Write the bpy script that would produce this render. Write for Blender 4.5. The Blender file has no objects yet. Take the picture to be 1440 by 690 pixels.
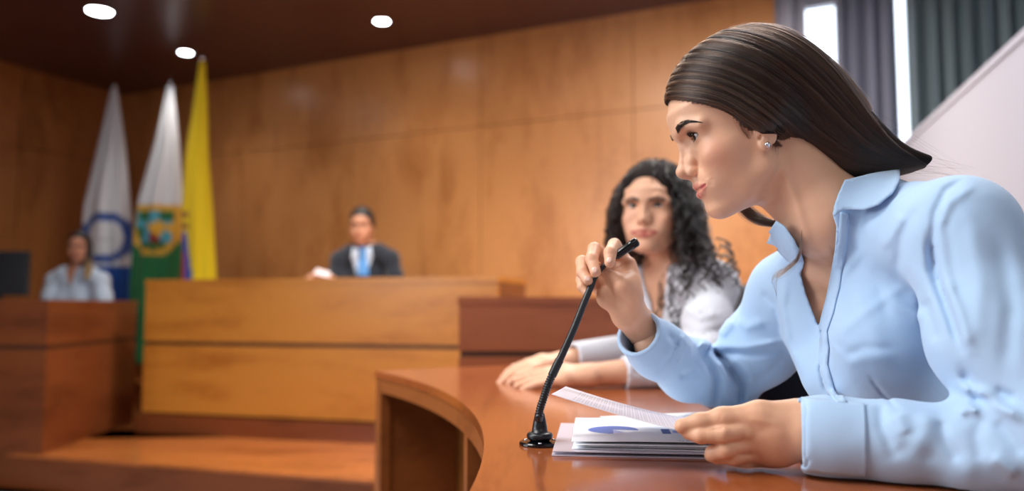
FASTDEV = False
import bpy, bmesh, math, random
import numpy as np
from mathutils import Vector, Matrix
from mathutils.bvhtree import BVHTree
random.seed(7); RNG = np.random.default_rng(7)
SC = bpy.context.scene
COL = SC.collection
# ------------------------------------------------------------------ camera
FPX = 1120.0
PIT = math.atan(85 / FPX); CP, SP = math.cos(PIT), math.sin(PIT)
CAMZ = 0.93
def P(px, py, Y):
    """world point at world depth Y that the photograph shows at px,py"""
    rx = (px - 720) / FPX; ry = (345 - py) / FPX
    d = np.array([rx, CP - ry * SP, SP + ry * CP])
    return d * (Y / d[1]) + np.array([0, 0, CAMZ])
def PZ(px, py, z):
    rx = (px - 720) / FPX; ry = (345 - py) / FPX
    d = np.array([rx, CP - ry * SP, SP + ry * CP])
    return d * ((z - CAMZ) / d[2]) + np.array([0, 0, CAMZ])
def proj(X, Y, Z):
    Z = Z - CAMZ
    f = Y * CP + Z * SP; u = -Y * SP + Z * CP
    return 720 + FPX * X / f, 345 - FPX * u / f
cam = bpy.data.cameras.new('camera'); camo = bpy.data.objects.new('camera', cam); COL.objects.link(camo)
cam.sensor_width = 36; cam.lens = FPX / 1440 * 36; cam.clip_start = .02
camo.location = (0, 0, CAMZ); camo.rotation_euler = (math.pi / 2 + PIT, 0, 0)
cam.dof.use_dof = True; cam.dof.focus_distance = 0.97; cam.dof.aperture_fstop = 2.3
SC.camera = camo
SC.view_settings.view_transform = 'Standard'; SC.view_settings.look = 'None'
SC.view_settings.gamma = 1; SC.view_settings.use_curve_mapping = False
SC.view_settings.exposure = 0.08
# ------------------------------------------------------------------ objects
def tag(o, label=None, cat=None, group=None, kind=None):
    if label: o['label'] = label
    if cat: o['category'] = cat
    if group: o['group'] = group
    if kind: o['kind'] = kind
    return o
def empty(name, loc, label=None, cat=None, group=None, rz=0):
    o = bpy.data.objects.new(name, None); COL.objects.link(o)
    o.location = loc; o.rotation_euler = (0, 0, rz); o.empty_display_size = .05
    return tag(o, label, cat, group)
def link(name, me, mat=None, parent=None, smooth=True):
    o = bpy.data.objects.new(name, me); COL.objects.link(o)
    if mat: me.materials.append(mat)
    if parent is not None:
        o.parent = parent
        M = Matrix.Identity(4); q = parent
        while q is not None:
            M = q.matrix_basis @ M; q = q.parent
        o.matrix_basis = M.inverted()      # geometry is written in world coordinates
    if smooth and len(me.polygons):
        me.polygons.foreach_set('use_smooth', [True] * len(me.polygons))
    return o
def mesh_np(name, V, F, mat=None, parent=None, col=None, smooth=True):
    V = np.asarray(V, np.float32); F = np.asarray(F, np.int32); k = F.shape[1]
    me = bpy.data.meshes.new(name)
    me.vertices.add(len(V)); me.vertices.foreach_set('co', V.ravel())
    me.loops.add(F.size); me.loops.foreach_set('vertex_index', F.ravel())
    me.polygons.add(len(F)); me.polygons.foreach_set('loop_start', np.arange(0, F.size, k, dtype=np.int32))
    me.update(calc_edges=True); me.validate()
    if col is not None:
        a = me.color_attributes.new('Col', 'FLOAT_COLOR', 'POINT')
        c = np.ones((len(V), 4), np.float32); c[:, :3] = col
        a.data.foreach_set('color', c.ravel())
    return link(name, me, mat, parent, smooth)
def join_np(parts):
    V = []; F = []; C = []; n = 0
    for v, f, c in parts:
        V.append(v); F.append(f + n); C.append(c); n += len(v)
    return np.concatenate(V), np.concatenate(F), np.concatenate(C)
def bm_link(name, bm, mat, parent=None, smooth=False, bevel=0, seg=2):
    if bevel:
        bmesh.ops.bevel(bm, geom=[e for e in bm.edges if e.calc_face_angle(0) > .5], offset=bevel, segments=seg, affect='EDGES', profile=.5)
    bmesh.ops.recalc_face_normals(bm, faces=bm.faces)
    me = bpy.data.meshes.new(name); bm.to_mesh(me); bm.free()
    o = link(name, me, mat, parent, smooth)
    return o
def add_box(bm, lo, hi, M=None):
    r = bmesh.ops.create_cube(bm, size=1)
    lo = Vector(lo); hi = Vector(hi)
    T = Matrix.Translation((lo + hi) / 2) @ Matrix.Diagonal((*(hi - lo), 1))
    if M is not None: T = M @ T
    bmesh.ops.transform(bm, matrix=T, verts=r['verts'])
def box(name, lo, hi, mat, parent=None, M=None, bevel=.003):
    bm = bmesh.new(); add_box(bm, lo, hi, M)
    return bm_link(name, bm, mat, parent, bevel=bevel)
def add_prism(bm, pts, z0, z1):
    n = len(pts)
    a = [bm.verts.new((p[0], p[1], z0)) for p in pts]; b = [bm.verts.new((p[0], p[1], z1)) for p in pts]
    bm.faces.new(a[::-1]); bm.faces.new(b)
    for i in range(n): bm.faces.new((a[i], a[(i + 1) % n], b[(i + 1) % n], b[i]))
def prism(name, pts, z0, z1, mat, parent=None, bevel=.003):
    bm = bmesh.new(); add_prism(bm, pts, z0, z1)
    return bm_link(name, bm, mat, parent, bevel=bevel)
def add_lathe(bm, prof, c=(0, 0, 0), seg=32, M=None):
    """prof: list of (r, z)"""
    rings = []
    for r, z in prof:
        rings.append([bm.verts.new(Vector((c[0] + r * math.cos(2 * math.pi * i / seg), c[1] + r * math.sin(2 * math.pi * i / seg), c[2] + z))) for i in range(seg)])
    for a, b in zip(rings, rings[1:]):
        for i in range(seg): bm.faces.new((a[i], a[(i + 1) % seg], b[(i + 1) % seg], b[i]))
    bm.faces.new(rings[0][::-1]); bm.faces.new(rings[-1])
    if M is not None: bmesh.ops.transform(bm, matrix=M, verts=[v for r in rings for v in r])
def crom(pts, n):
    """Catmull-Rom resample by arc length"""
    P_ = np.asarray(pts, float); m = len(P_)
    Q = np.vstack([2 * P_[0] - P_[1], P_, 2 * P_[-1] - P_[-2]])
    out = []
    for i in range(m - 1):
        p0, p1, p2, p3 = Q[i:i + 4]
        for t in np.linspace(0, 1, 16, endpoint=False):
            out.append(.5 * (2 * p1 + (p2 - p0) * t + (2 * p0 - 5 * p1 + 4 * p2 - p3) * t * t + (3 * p1 - p0 - 3 * p2 + p3) * t ** 3))
    out.append(P_[-1]); out = np.array(out)
    s = np.r_[0, np.cumsum(np.linalg.norm(np.diff(out, axis=0), axis=1))]
    u = np.linspace(0, s[-1], n)
    return np.stack([np.interp(u, s, out[:, k]) for k in range(out.shape[1])], 1)
def tube_np(pts, rad, seg=12, cap=True):
    P_ = np.asarray(pts, float); n = len(P_); rad = np.broadcast_to(rad, (n,))
    T = np.gradient(P_, axis=0); T /= np.linalg.norm(T, axis=1)[:, None]
    up = np.array([0, 0, 1.]) if abs(T[0][2]) < .9 else np.array([1., 0, 0])
    N = np.cross(T[0], up); N /= np.linalg.norm(N); V = []
    for i in range(n):
        N = N - T[i] * (N @ T[i]); N /= np.linalg.norm(N); B = np.cross(T[i], N)
        a = np.arange(seg) * 2 * math.pi / seg
        V.append(P_[i] + rad[i] * (np.cos(a)[:, None] * N + np.sin(a)[:, None] * B))
    V = np.concatenate(V); F = []
    for i in range(n - 1):
        for j in range(seg):
            k = (j + 1) % seg; F.append((i * seg + j, i * seg + k, (i + 1) * seg + k, (i + 1) * seg + j))
    if cap:
        c0 = len(V); V = np.vstack([V, P_[0], P_[-1]])
        for j in range(0, seg):
            k = (j + 1) % seg
            F.append((c0, k, j, c0)); F.append((c0 + 1, (n - 1) * seg + j, (n - 1) * seg + k, c0 + 1))
    return V, F
def tube(name, pts, rad, mat, parent=None, seg=12):
    V, F = tube_np(pts, rad, seg)
    bm = bmesh.new(); vs = [bm.verts.new(v) for v in V]
    for f in F:
        u = list(dict.fromkeys(f)); bm.faces.new([vs[i] for i in u])
    return bm_link(name, bm, mat, parent, smooth=True)
def ell_mesh(name, c, ax, rad, mat, parent=None, seg=16):
    """ellipsoid with axes ax (3x3 columns) and radii"""
    bm = bmesh.new(); bmesh.ops.create_uvsphere(bm, u_segments=seg * 2, v_segments=seg, radius=1)
    A = np.asarray(ax, float); M = Matrix([[*(A[i] * np.array(rad)), c[i]] for i in range(3)] + [[0, 0, 0, 1]])
    bmesh.ops.transform(bm, matrix=M, verts=bm.verts)
    return bm_link(name, bm, mat, parent, smooth=True)
# ------------------------------------------------------------------ signed distance sculpting
def smin(a, b, k):
    if k <= 0: return np.minimum(a, b)
    h = np.clip(.5 + .5 * (b - a) / k, 0, 1)
    return b + (a - b) * h - k * h * (1 - h)
class Field:
    def __init__(s, lo, hi, h):
        s.lo = np.array(lo, float); s.h = h; s.n = np.ceil((np.array(hi) - s.lo) / h).astype(int) + 1
        s.ax = [(s.lo[i] + h * np.arange(s.n[i])).astype(np.float32) for i in range(3)]
        s.d = np.full(s.n, 1e3 * h, np.float32)
    def op(s, fn, lo, hi, k=0., mode='add'):
        lo = np.asarray(lo) - k - 4 * s.h; hi = np.asarray(hi) + k + 4 * s.h
        a = np.clip(np.floor((lo - s.lo) / s.h).astype(int), 0, s.n); b = np.clip(np.ceil((hi - s.lo) / s.h).astype(int) + 1, 0, s.n)
        if (b <= a).any(): return
        sl = tuple(slice(a[i], b[i]) for i in range(3))
        X = s.ax[0][sl[0]][:, None, None]; Y = s.ax[1][sl[1]][None, :, None]; Z = s.ax[2][sl[2]][None, None, :]
        v = fn(X, Y, Z)
        if mode == 'add': s.d[sl] = smin(s.d[sl], v, k)
        elif mode == 'sub': s.d[sl] = -smin(-s.d[sl], v, k)
        elif mode == 'disp': s.d[sl] += v
    def cone(s, a, b, ra, rb, k=0., mode='add'):
        a = np.asarray(a, float); b = np.asarray(b, float); ab = b - a; L2 = float(ab @ ab) + 1e-12
        def fn(X, Y, Z):
            t = np.clip(((X - a[0]) * ab[0] + (Y - a[1]) * ab[1] + (Z - a[2]) * ab[2]) / L2, 0, 1)
            return np.sqrt((X - a[0] - t * ab[0]) ** 2 + (Y - a[1] - t * ab[1]) ** 2 + (Z - a[2] - t * ab[2]) ** 2) - (ra + (rb - ra) * t)
        r = max(ra, rb); s.op(fn, np.minimum(a, b) - r, np.maximum(a, b) + r, k, mode)
    def path(s, pts, rad, k=0., mode='add'):
        for i in range(len(pts) - 1): s.cone(pts[i], pts[i + 1], rad[i], rad[i + 1], k, mode)
    def ell(s, c, r, k=0., mode='add', ax=None):
        c = np.asarray(c, float); r = np.asarray(r, float)
        def fn(X, Y, Z):
            x, y, z = X - c[0], Y - c[1], Z - c[2]
            if ax is not None:
                A = np.asarray(ax, float)
                x, y, z = x * A[0, 0] + y * A[1, 0] + z * A[2, 0], x * A[0, 1] + y * A[1, 1] + z * A[2, 1], x * A[0, 2] + y * A[1, 2] + z * A[2, 2]
            k0 = np.sqrt((x / r[0]) ** 2 + (y / r[1]) ** 2 + (z / r[2]) ** 2)
            k1 = np.sqrt((x / r[0] ** 2) ** 2 + (y / r[1] ** 2) ** 2 + (z / r[2] ** 2) ** 2) + 1e-9
            return k0 * (k0 - 1) / k1
        m = r if ax is None else np.full(3, r.max())
        s.op(fn, c - m, c + m, k, mode)
    def strokes(s, L, W2=None, band=None, yr=(-9, 99)):
        """raise (amp>0) or groove (amp<0) the surface along lines; L: list of (pts_px, amp, width_px[, profile])"""
        band = band or 12 * s.h
        I = np.nonzero(np.abs(s.d) < band)
        Q = np.stack([s.ax[0][I[0]], s.ax[1][I[1]], s.ax[2][I[2]]], 1).astype(np.float64)
        if W2 is not None: Q = W2(Q)
        px, py = proj(Q[:, 0], Q[:, 1], Q[:, 2]); ok = (Q[:, 1] > yr[0]) & (Q[:, 1] < yr[1])
        D = np.zeros(len(px))
        for st in L:
            pts, amp, w = st[:3]; pts = np.asarray(pts, float)
            lo = pts.min(0) - 3 * w; hi = pts.max(0) + 3 * w
            J = np.nonzero(ok & (px > lo[0]) & (px < hi[0]) & (py > lo[1]) & (py < hi[1]))[0]
            if not len(J): continue
            x, y = px[J], py[J]; best = np.full(len(J), 1e9); tt = np.zeros(len(J)); n = len(pts) - 1
            if n == 0:
                best = np.hypot(x - pts[0][0], y - pts[0][1]); tt[:] = .5; n = 1
            else:
                for i in range(n):
                    a = pts[i]; ab = pts[i + 1] - a; t = np.clip(((x - a[0]) * ab[0] + (y - a[1]) * ab[1]) / (ab @ ab), 0, 1)
                    dd = np.hypot(x - a[0] - t * ab[0], y - a[1] - t * ab[1]); m = dd < best
                    best[m] = dd[m]; tt[m] = (i + t[m]) / n
            taper = np.clip(np.minimum(tt, 1 - tt) * 5 + .25, 0, 1) if len(pts) > 1 else 1
            if len(st) > 3 and st[3] == 'box': D[J] -= amp * np.clip((w - best) / 1.5, 0, 1)
            else: D[J] -= amp * taper * np.exp(-(best / w) ** 2)
        s.d[I] += D.astype(np.float32)
    def mesh(s, smooth=0):
        d = s.d; neg = d < 0
        c = np.zeros(np.array(d.shape) - 1, np.uint8); n1 = [m - 1 for m in d.shape]
        for i in (0, 1):
            for j in (0, 1):
                for k in (0, 1): c += neg[i:i + n1[0], j:j + n1[1], k:k + n1[2]]
        I = np.nonzero((c > 0) & (c < 8)); idx = np.full(c.shape, -1, np.int32); idx[I] = np.arange(len(I[0])); base = np.stack(I, 1)
        cor = [(i, j, k) for i in (0, 1) for j in (0, 1) for k in (0, 1)]
        val = np.stack([d[I[0] + a, I[1] + b, I[2] + e] for a, b, e in cor], 1)
        acc = np.zeros((len(base), 3)); cnt = np.zeros(len(base))
        for p in range(8):
            for q in range(p + 1, 8):
                if sum(abs(cor[p][t] - cor[q][t]) for t in range(3)) != 1: continue
                A, B = val[:, p], val[:, q]; m = (A < 0) != (B < 0); t = A[m] / (A[m] - B[m])
                acc[m] += np.array(cor[p]) + t[:, None] * (np.array(cor[q]) - np.array(cor[p])); cnt[m] += 1
        V = s.lo + s.h * (base + acc / cnt[:, None]); F = []
        for ax in range(3):
            sl0 = [slice(None)] * 3; sl1 = [slice(None)] * 3; sl0[ax] = slice(0, -1); sl1[ax] = slice(1, None)
            E = np.nonzero(neg[tuple(sl0)] != neg[tuple(sl1)]); E = np.stack(E, 1)
            u, w = (ax + 1) % 3, (ax + 2) % 3
            ok = (E[:, u] > 0) & (E[:, w] > 0) & (E[:, u] < n1[u]) & (E[:, w] < n1[w]); E = E[ok]
            sg = neg[E[:, 0], E[:, 1], E[:, 2]]
            def g(du, dw):
                e = E.copy(); e[:, u] += du; e[:, w] += dw; return idx[e[:, 0], e[:, 1], e[:, 2]]
            q = np.stack([g(-1, -1), g(0, -1), g(0, 0), g(-1, 0)], 1); q[~sg] = q[~sg][:, ::-1]; F.append(q)
        F = np.concatenate(F); F = F[(F >= 0).all(1)]
        for _ in range(smooth):
            S = np.zeros_like(V); N = np.zeros(len(V))
            for a in range(4):
                for b in ((a + 1) % 4, (a - 1) % 4):
                    for t in range(3): S[:, t] += np.bincount(F[:, a], V[F[:, b], t], len(V))
                    N += np.bincount(F[:, a], minlength=len(V))
            V = V * .4 + .6 * S / np.maximum(N, 1)[:, None]
        return V, F
# ------------------------------------------------------------------ materials
def mat_new(name):
    m = bpy.data.materials.new(name); m.use_nodes = True; nt = m.node_tree
    b = nt.nodes['Principled BSDF']; return m, nt, b
def sety(b, **k):
    for n, v in k.items():
        n = n.replace('_', ' ')
        b.inputs[n].default_value = (*v, 1) if isinstance(v, tuple) and len(v) == 3 else v
def lin(r, g, b):
    f = lambda c: (c / 255 / 12.92) if c / 255 <= .04045 else ((c / 255 + .055) / 1.055) ** 2.4
    return (f(r), f(g), f(b))
def plain(name, c, rough=.5, **k):
    m, nt, b = mat_new(name); sety(b, Base_Color=c, Roughness=rough, **k)
    n = nt.nodes.new('ShaderNodeTexNoise'); n.inputs['Scale'].default_value = 40; n.inputs['Detail'].default_value = 3
    mr = nt.nodes.new('ShaderNodeMapRange'); mr.inputs['To Min'].default_value = max(0, rough - .05); mr.inputs['To Max'].default_value = min(1, rough + .05)
    tc = nt.nodes.new('ShaderNodeTexCoord'); nt.links.new(tc.outputs['Object'], n.inputs['Vector'])
    nt.links.new(n.outputs['Fac'], mr.inputs['Value']); nt.links.new(mr.outputs['Result'], b.inputs['Roughness'])
    return m
def wood(name, c1, c2, scale=(1, 1, 1), rough=.3, rot=0, coat=.0, blotch=1.0):
    """veneer: c1 base, c2 dark figure, long streaks along the axis whose scale is small"""
    m, nt, b = mat_new(name); N = nt.nodes; Lk = nt.links.new
    tc = N.new('ShaderNodeTexCoord'); mp = N.new('ShaderNodeMapping'); mp.inputs['Scale'].default_value = scale; mp.inputs['Rotation'].default_value = (0, 0, rot)
    mp0 = N.new('ShaderNodeMapping'); mp0.vector_type = 'POINT'
    Lk(tc.outputs['Object'], mp.inputs['Vector'])
    n1 = N.new('ShaderNodeTexNoise'); n1.inputs['Scale'].default_value = 3; n1.inputs['Detail'].default_value = 6; n1.inputs['Roughness'].default_value = .6; n1.inputs['Distortion'].default_value = .6
    n2 = N.new('ShaderNodeTexNoise'); n2.inputs['Scale'].default_value = 40; n2.inputs['Detail'].default_value = 3
    n3 = N.new('ShaderNodeTexNoise'); n3.inputs['Scale'].default_value = 1.3 * blotch; n3.inputs['Detail'].default_value = 2
    Lk(mp.outputs['Vector'], n1.inputs['Vector']); Lk(mp.outputs['Vector'], n2.inputs['Vector']); Lk(tc.outputs['Object'], n3.inputs['Vector'])
    a = N.new('ShaderNodeMath'); a.operation = 'MULTIPLY_ADD'; a.inputs[1].default_value = .45; Lk(n2.outputs['Fac'], a.inputs[0])
    bb = N.new('ShaderNodeMath'); bb.operation = 'MULTIPLY_ADD'; bb.inputs[1].default_value = .5; Lk(n3.outputs['Fac'], bb.inputs[0])
    Lk(n1.outputs['Fac'], bb.inputs[2]); Lk(bb.outputs[0], a.inputs[2])
    cr = N.new('ShaderNodeValToRGB'); cr.color_ramp.elements[0].position = .72; cr.color_ramp.elements[1].position = 1.22 if False else 1.0
    cr.color_ramp.elements[0].color = (*c2, 1); cr.color_ramp.elements[1].color = (*c1, 1)
    Lk(a.outputs[0], cr.inputs['Fac']); Lk(cr.outputs['Color'], b.inputs['Base Color'])
    sety(b, Roughness=rough); b.inputs['Coat Weight'].default_value = coat; b.inputs['Coat Roughness'].default_value = .12
    bp = N.new('ShaderNodeBump'); bp.inputs['Strength'].default_value = .04; bp.inputs['Distance'].default_value = .002; Lk(n2.outputs['Fac'], bp.inputs['Height']); Lk(bp.outputs['Normal'], b.inputs['Normal'])
    return m
def fabric(name, c, rough=.85, weave=1800, amp=.25, big=.0, use_col=False, sheen=.3, tint=.08):
    m, nt, b = mat_new(name); N = nt.nodes; Lk = nt.links.new
    tc = N.new('ShaderNodeTexCoord')
    n1 = N.new('ShaderNodeTexNoise'); n1.inputs['Scale'].default_value = weave; n1.inputs['Detail'].default_value = 1
    n2 = N.new('ShaderNodeTexNoise'); n2.noise_type = 'RIDGED_MULTIFRACTAL'; n2.inputs['Scale'].default_value = 15; n2.inputs['Detail'].default_value = 3; n2.inputs['Distortion'].default_value = .6
    Lk(tc.outputs['Object'], n1.inputs['Vector']); Lk(tc.outputs['Object'], n2.inputs['Vector'])
    mx = N.new('ShaderNodeMix'); mx.data_type = 'RGBA'; mx.inputs['A'].default_value = (*[x * (1 - tint) for x in c], 1); mx.inputs['B'].default_value = (*[min(1, x * (1 + tint)) for x in c], 1)
    Lk(n1.outputs['Fac'], mx.inputs['Factor'])
    if use_col:
        at = N.new('ShaderNodeAttribute'); at.attribute_name = 'Col'; Lk(at.outputs['Color'], b.inputs['Base Color'])
    else: Lk(mx.outputs['Result'], b.inputs['Base Color'])
    b1 = N.new('ShaderNodeBump'); b1.inputs['Strength'].default_value = amp; b1.inputs['Distance'].default_value = .0004; Lk(n1.outputs['Fac'], b1.inputs['Height'])
    b2 = N.new('ShaderNodeBump'); b2.inputs['Strength'].default_value = 1; b2.inputs['Distance'].default_value = big; Lk(n2.outputs['Fac'], b2.inputs['Height']); Lk(b1.outputs['Normal'], b2.inputs['Normal'])
    Lk((b2 if big else b1).outputs['Normal'], b.inputs['Normal'])
    sety(b, Roughness=rough); b.inputs['Sheen Weight'].default_value = sheen; b.inputs['Specular IOR Level'].default_value = .25
    return m
def skin_mat(name, sss=.12, rough=.46):
    m, nt, b = mat_new(name); N = nt.nodes; Lk = nt.links.new
    at = N.new('ShaderNodeAttribute'); at.attribute_name = 'Col'
    tc = N.new('ShaderNodeTexCoord'); n1 = N.new('ShaderNodeTexNoise'); n1.inputs['Scale'].default_value = 45; n1.inputs['Detail'].default_value = 6
    Lk(tc.outputs['Object'], n1.inputs['Vector'])
    mr = N.new('ShaderNodeMapRange'); mr.inputs['To Min'].default_value = .9; mr.inputs['To Max'].default_value = 1.1; Lk(n1.outputs['Fac'], mr.inputs['Value'])
    vm = N.new('ShaderNodeVectorMath'); vm.operation = 'SCALE'; Lk(at.outputs['Color'], vm.inputs[0]); Lk(mr.outputs['Result'], vm.inputs['Scale']); Lk(vm.outputs[0], b.inputs['Base Color'])
    n2 = N.new('ShaderNodeTexNoise'); n2.inputs['Scale'].default_value = 900; n2.inputs['Detail'].default_value = 2; Lk(tc.outputs['Object'], n2.inputs['Vector'])
    bp = N.new('ShaderNodeBump'); bp.inputs['Strength'].default_value = .25; bp.inputs['Distance'].default_value = .0003; Lk(n2.outputs['Fac'], bp.inputs['Height']); Lk(bp.outputs['Normal'], b.inputs['Normal'])
    sety(b, Roughness=rough); b.inputs['Subsurface Weight'].default_value = sss; b.inputs['Subsurface Radius'].default_value = (1, .35, .2); b.inputs['Subsurface Scale'].default_value = .008
    b.inputs['Specular IOR Level'].default_value = .4
    return m
def hair_mat(name, c1, c2, attr=False):
    m, nt, b = mat_new(name); N = nt.nodes; Lk = nt.links.new
    hb = N.new('ShaderNodeBsdfHairPrincipled'); hb.model = 'CHIANG'; hb.parametrization = 'COLOR'; hb.inputs['Roughness'].default_value = .28; hb.inputs['Radial Roughness'].default_value = .35
    hb.inputs['Coat'].default_value = 0.0; hb.inputs['Random Roughness'].default_value = .2; Lk(hb.outputs[0], N['Material Output'].inputs['Surface'])
    hi = N.new('ShaderNodeHairInfo'); mx = N.new('ShaderNodeMix'); mx.data_type = 'RGBA'; mx.inputs['A'].default_value = (*c1, 1); mx.inputs['B'].default_value = (*c2, 1)
    at = N.new('ShaderNodeAttribute'); at.attribute_name = 'shade'; Lk(at.outputs['Fac'] if attr else hi.outputs['Random'], mx.inputs['Factor']); Lk(mx.outputs['Result'], hb.inputs['Color'])
    sety(b, Roughness=.38); b.inputs['Specular IOR Level'].default_value = .6
    return m
# ------------------------------------------------------------------ head (local millimetres: x forward, y left, z up)
class Frame:
    def __init__(s, O, fwd, up, scale=1.0):
        f = np.array(fwd, float); f /= np.linalg.norm(f); u = np.array(up, float); u -= f * (u @ f); u /= np.linalg.norm(u)
        l = np.cross(u, f); s.B = np.stack([f, l, u], 1); s.O = np.array(O, float); s.S = .001 * scale
    def L(s, p): return (np.asarray(p, float) - s.O) @ s.B / s.S
    def W(s, q): return s.O + (np.asarray(q, float) @ s.B.T) * s.S
EYE = np.array([76.5, 31, 28.])
UL = [((104.2, 0, -33.2), 4.6), ((102.2, 9, -32.8), 4.3), ((97.6, 18, -35.2), 3.6), ((90.0, 27, -38.0), 2.2)]
LL = [((103.0, 0, -45.6), 5.5), ((101, 10, -45), 5.0), ((96, 18.5, -42.6), 3.8), ((90.0, 26, -39.2), 2.2)]
def sym(F, kind, *a, **k):
    for sg in (1, -1):
        b = []
        for v in a:
            if isinstance(v, tuple) and len(v) == 3 and kind != 'ell': v = (v[0], v[1] * sg, v[2])
            b.append(v)
        if kind == 'ell': b[0] = (b[0][0], b[0][1] * sg, b[0][2])
        getattr(F, kind)(*b, **k)
def head_ops(F, fem=True, ears=True, detail=True):
    zs = np.array([-92, -86, -80, -72, -60, -50, -38, -25, -10, 5, 20, 30, 43, 55, 75])
    xf = np.array([60, 84, 95, 98.5, 97.5, 97, 98, 98, 95, 94, 94.5, 96.5, 102.5, 104, 103.5])
    ww = np.array([14, 24, 31, 37, 42, 46, 51.5, 57, 62.5, 65.5, 66, 66, 65.5, 65, 66.])
    if not fem: ww = ww * np.interp(zs, [-92, -30, 0], [1.15, 1.08, 1.02])
    F.ell((12, 0, 50), (92, 72, 88))
    def face(X, Y, Z):
        xF = np.interp(Z, zs, xf); w = np.interp(Z, zs, ww)
        ax = np.where(X > 25, np.maximum(xF - 25, 5), 40.)
        e = (np.abs((X - 25) / ax) ** 2.25 + np.abs(Y / w) ** 2.25) ** (1 / 2.25)
        d = (e - 1) * w
        d = -smin(-d, Z + 87, 6); return -smin(-d, 72 - Z, 6)
    F.op(face, (-20, -72, -90), (110, 72, 75), 10)
    F.ell((86, 0, -69), (18, 20, 17.5), 8)
    sym(F, 'path', [(82, 0, -72), (82, 0, -72)], [12, 12]) if False else None
    for sg in (1, -1):
        F.path([(80, 12 * sg, -71), (50, 34 * sg, -62), (22, 47 * sg, -44), (16, 56 * sg, -10)], [14, 14, 13, 11], 12)
        F.ell((62, 45 * sg, -5), (28, 17, 18), 20); F.ell((60, 34 * sg, -36), (30, 19, 24), 22)
        F.cone((97, 7 * sg, 43), (93.5, 32 * sg, 46), 6.6, 6, 10); F.cone((93.5, 32 * sg, 46), (78, 54 * sg, 38), 6, 5.5, 12)
    F.ell((79.5, 0, -37), (24, 36, 25), 14)
    for sg in (1, -1):
        F.ell((100, 33 * sg, 27), (15.5, 17, 11), 10, 'sub')
        F.ell((101, 14 * sg, 24), (6, 5, 9), 6, 'sub')
    # nose
    F.path([(100, 0, 36), (100.4, 0, 24), (108.4, 0, 3), (112.6, 0, -6.5)], [5.6, 5.4, 5.8, 8.2], 5)
    F.ell((113.6, 0, -7.6), (9.4, 9.2, 8.8), 5)
    for sg in (1, -1):
        F.path([(96, 6 * sg, 22), (98, 9.5 * sg, 2), (103, 9 * sg, -9)], [4, 6.5, 7], 6)
        F.ell((102.5, 12.2 * sg, -12.5), (8.8, 5.6, 6.8), 3)
    F.cone((113, 0, -14), (103, 0, -21), 4.2, 4.6, 4)
    if detail:
        for sg in (1, -1): F.ell((106.5, 7.4 * sg, -20.5), (6.2, 3.3, 4.2), 1.2, 'sub')
    # mouth
    F.cone((101.5, 3.2, -21), (102, 3.2, -29), 4.2, 3.8, 5); F.cone((101.5, -3.2, -21), (102, -3.2, -29), 4.2, 3.8, 5)
    def surf(y, z):
        j = int(round((y - F.lo[1]) / F.h)); k_ = int(round((z - F.lo[2]) / F.h)); c = F.d[:, j, k_]; i = int(np.nonzero(c < 0)[0].max())
        return F.ax[0][i] + F.h * c[i] / (c[i] - c[i + 1])
    UL.clear(); LL.clear()
    for y_, z_, r_, o_ in ((0, -33.2, 4.6, 0), (9, -32.8, 4.4, 2.4), (18, -35.0, 3.6, 1.7), (29.5, -37.2, 2.3, .6)): UL.append(((104.2 if y_ == 0 else min(surf(y_, z_) + o_ - r_, 102.6 - y_ * .12), y_, z_), r_))
    for y_, z_, r_, o_ in ((0, -45.8, 5.6, 0), (10, -45.2, 5.2, 2.2), (18.5, -42.8, 3.9, 1.4), (29, -38.6, 2.3, .5)): LL.append(((103.0 if y_ == 0 else min(surf(y_, z_) + o_ - r_, 101.8 - y_ * .1), y_, z_), r_))
    for A, k in ((UL, 3.5), (LL, 3.5)):
        for sg in (1, -1): F.path([(p[0], p[1] * sg, p[2]) for p, r in A], [r for p, r in A], k)
    gr = [(y_, z_, surf(y_, z_) + .4) for y_, z_ in ((0, -39.2), (9, -38.7), (19, -38.8), (32.5, -37.2))]
    for sg in (1, -1): F.path([(x_, y_ * sg, z_) for y_, z_, x_ in gr], [1.9, 1.8, 1.7, 1.4], 1.2, 'sub')
    # eyes: lids
    for sg in (1, -1):
        e = EYE * (1, sg, 1); F.ell(e, (13.6, 14.4, 13.4), 3.5)
        def cut(X, Y, Z):
            qx, qy, qz = X - e[0], (Y - e[1]) * sg, Z - e[2]
            u = np.clip(1 - (qy / 14.0) ** 2, -2, 1); c = .06 * qy
            v = np.maximum(qz - c - 5.5 * u, -(qz - c) - 5.0 * u) + 0 * qx
            return np.maximum(np.maximum(v, 2 - qx), np.sqrt(qx ** 2 + qy ** 2 + qz ** 2) - 17)
        F.op(cut, e - (0, 15, 8), e + (18, 15, 8), .9, 'sub')
        F.path([e + (8, -11 * sg, 8), e + (11.3, 0, 10.4), e + (5, 13 * sg, 6.5)], [.9, 1.1, .9], 2, 'sub')
    if ears:
        for sg in (1, -1):
            F.ell((8, 67 * sg, 0), (14, 6, 24), 3, ax=None)
            F.ell((17, 68.5 * sg, -20), (7.2, 4.6, 8.6), 4)
            F.path([(14, 78 * sg, -6), (7, 79 * sg, 4), (3, 79 * sg, 14)], [5, 6.5, 4], 2, 'sub')
            F.cone((16.5, 76 * sg, -9), (19, 70 * sg, -10), 3.2, 3, 1.5, 'sub')
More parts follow.
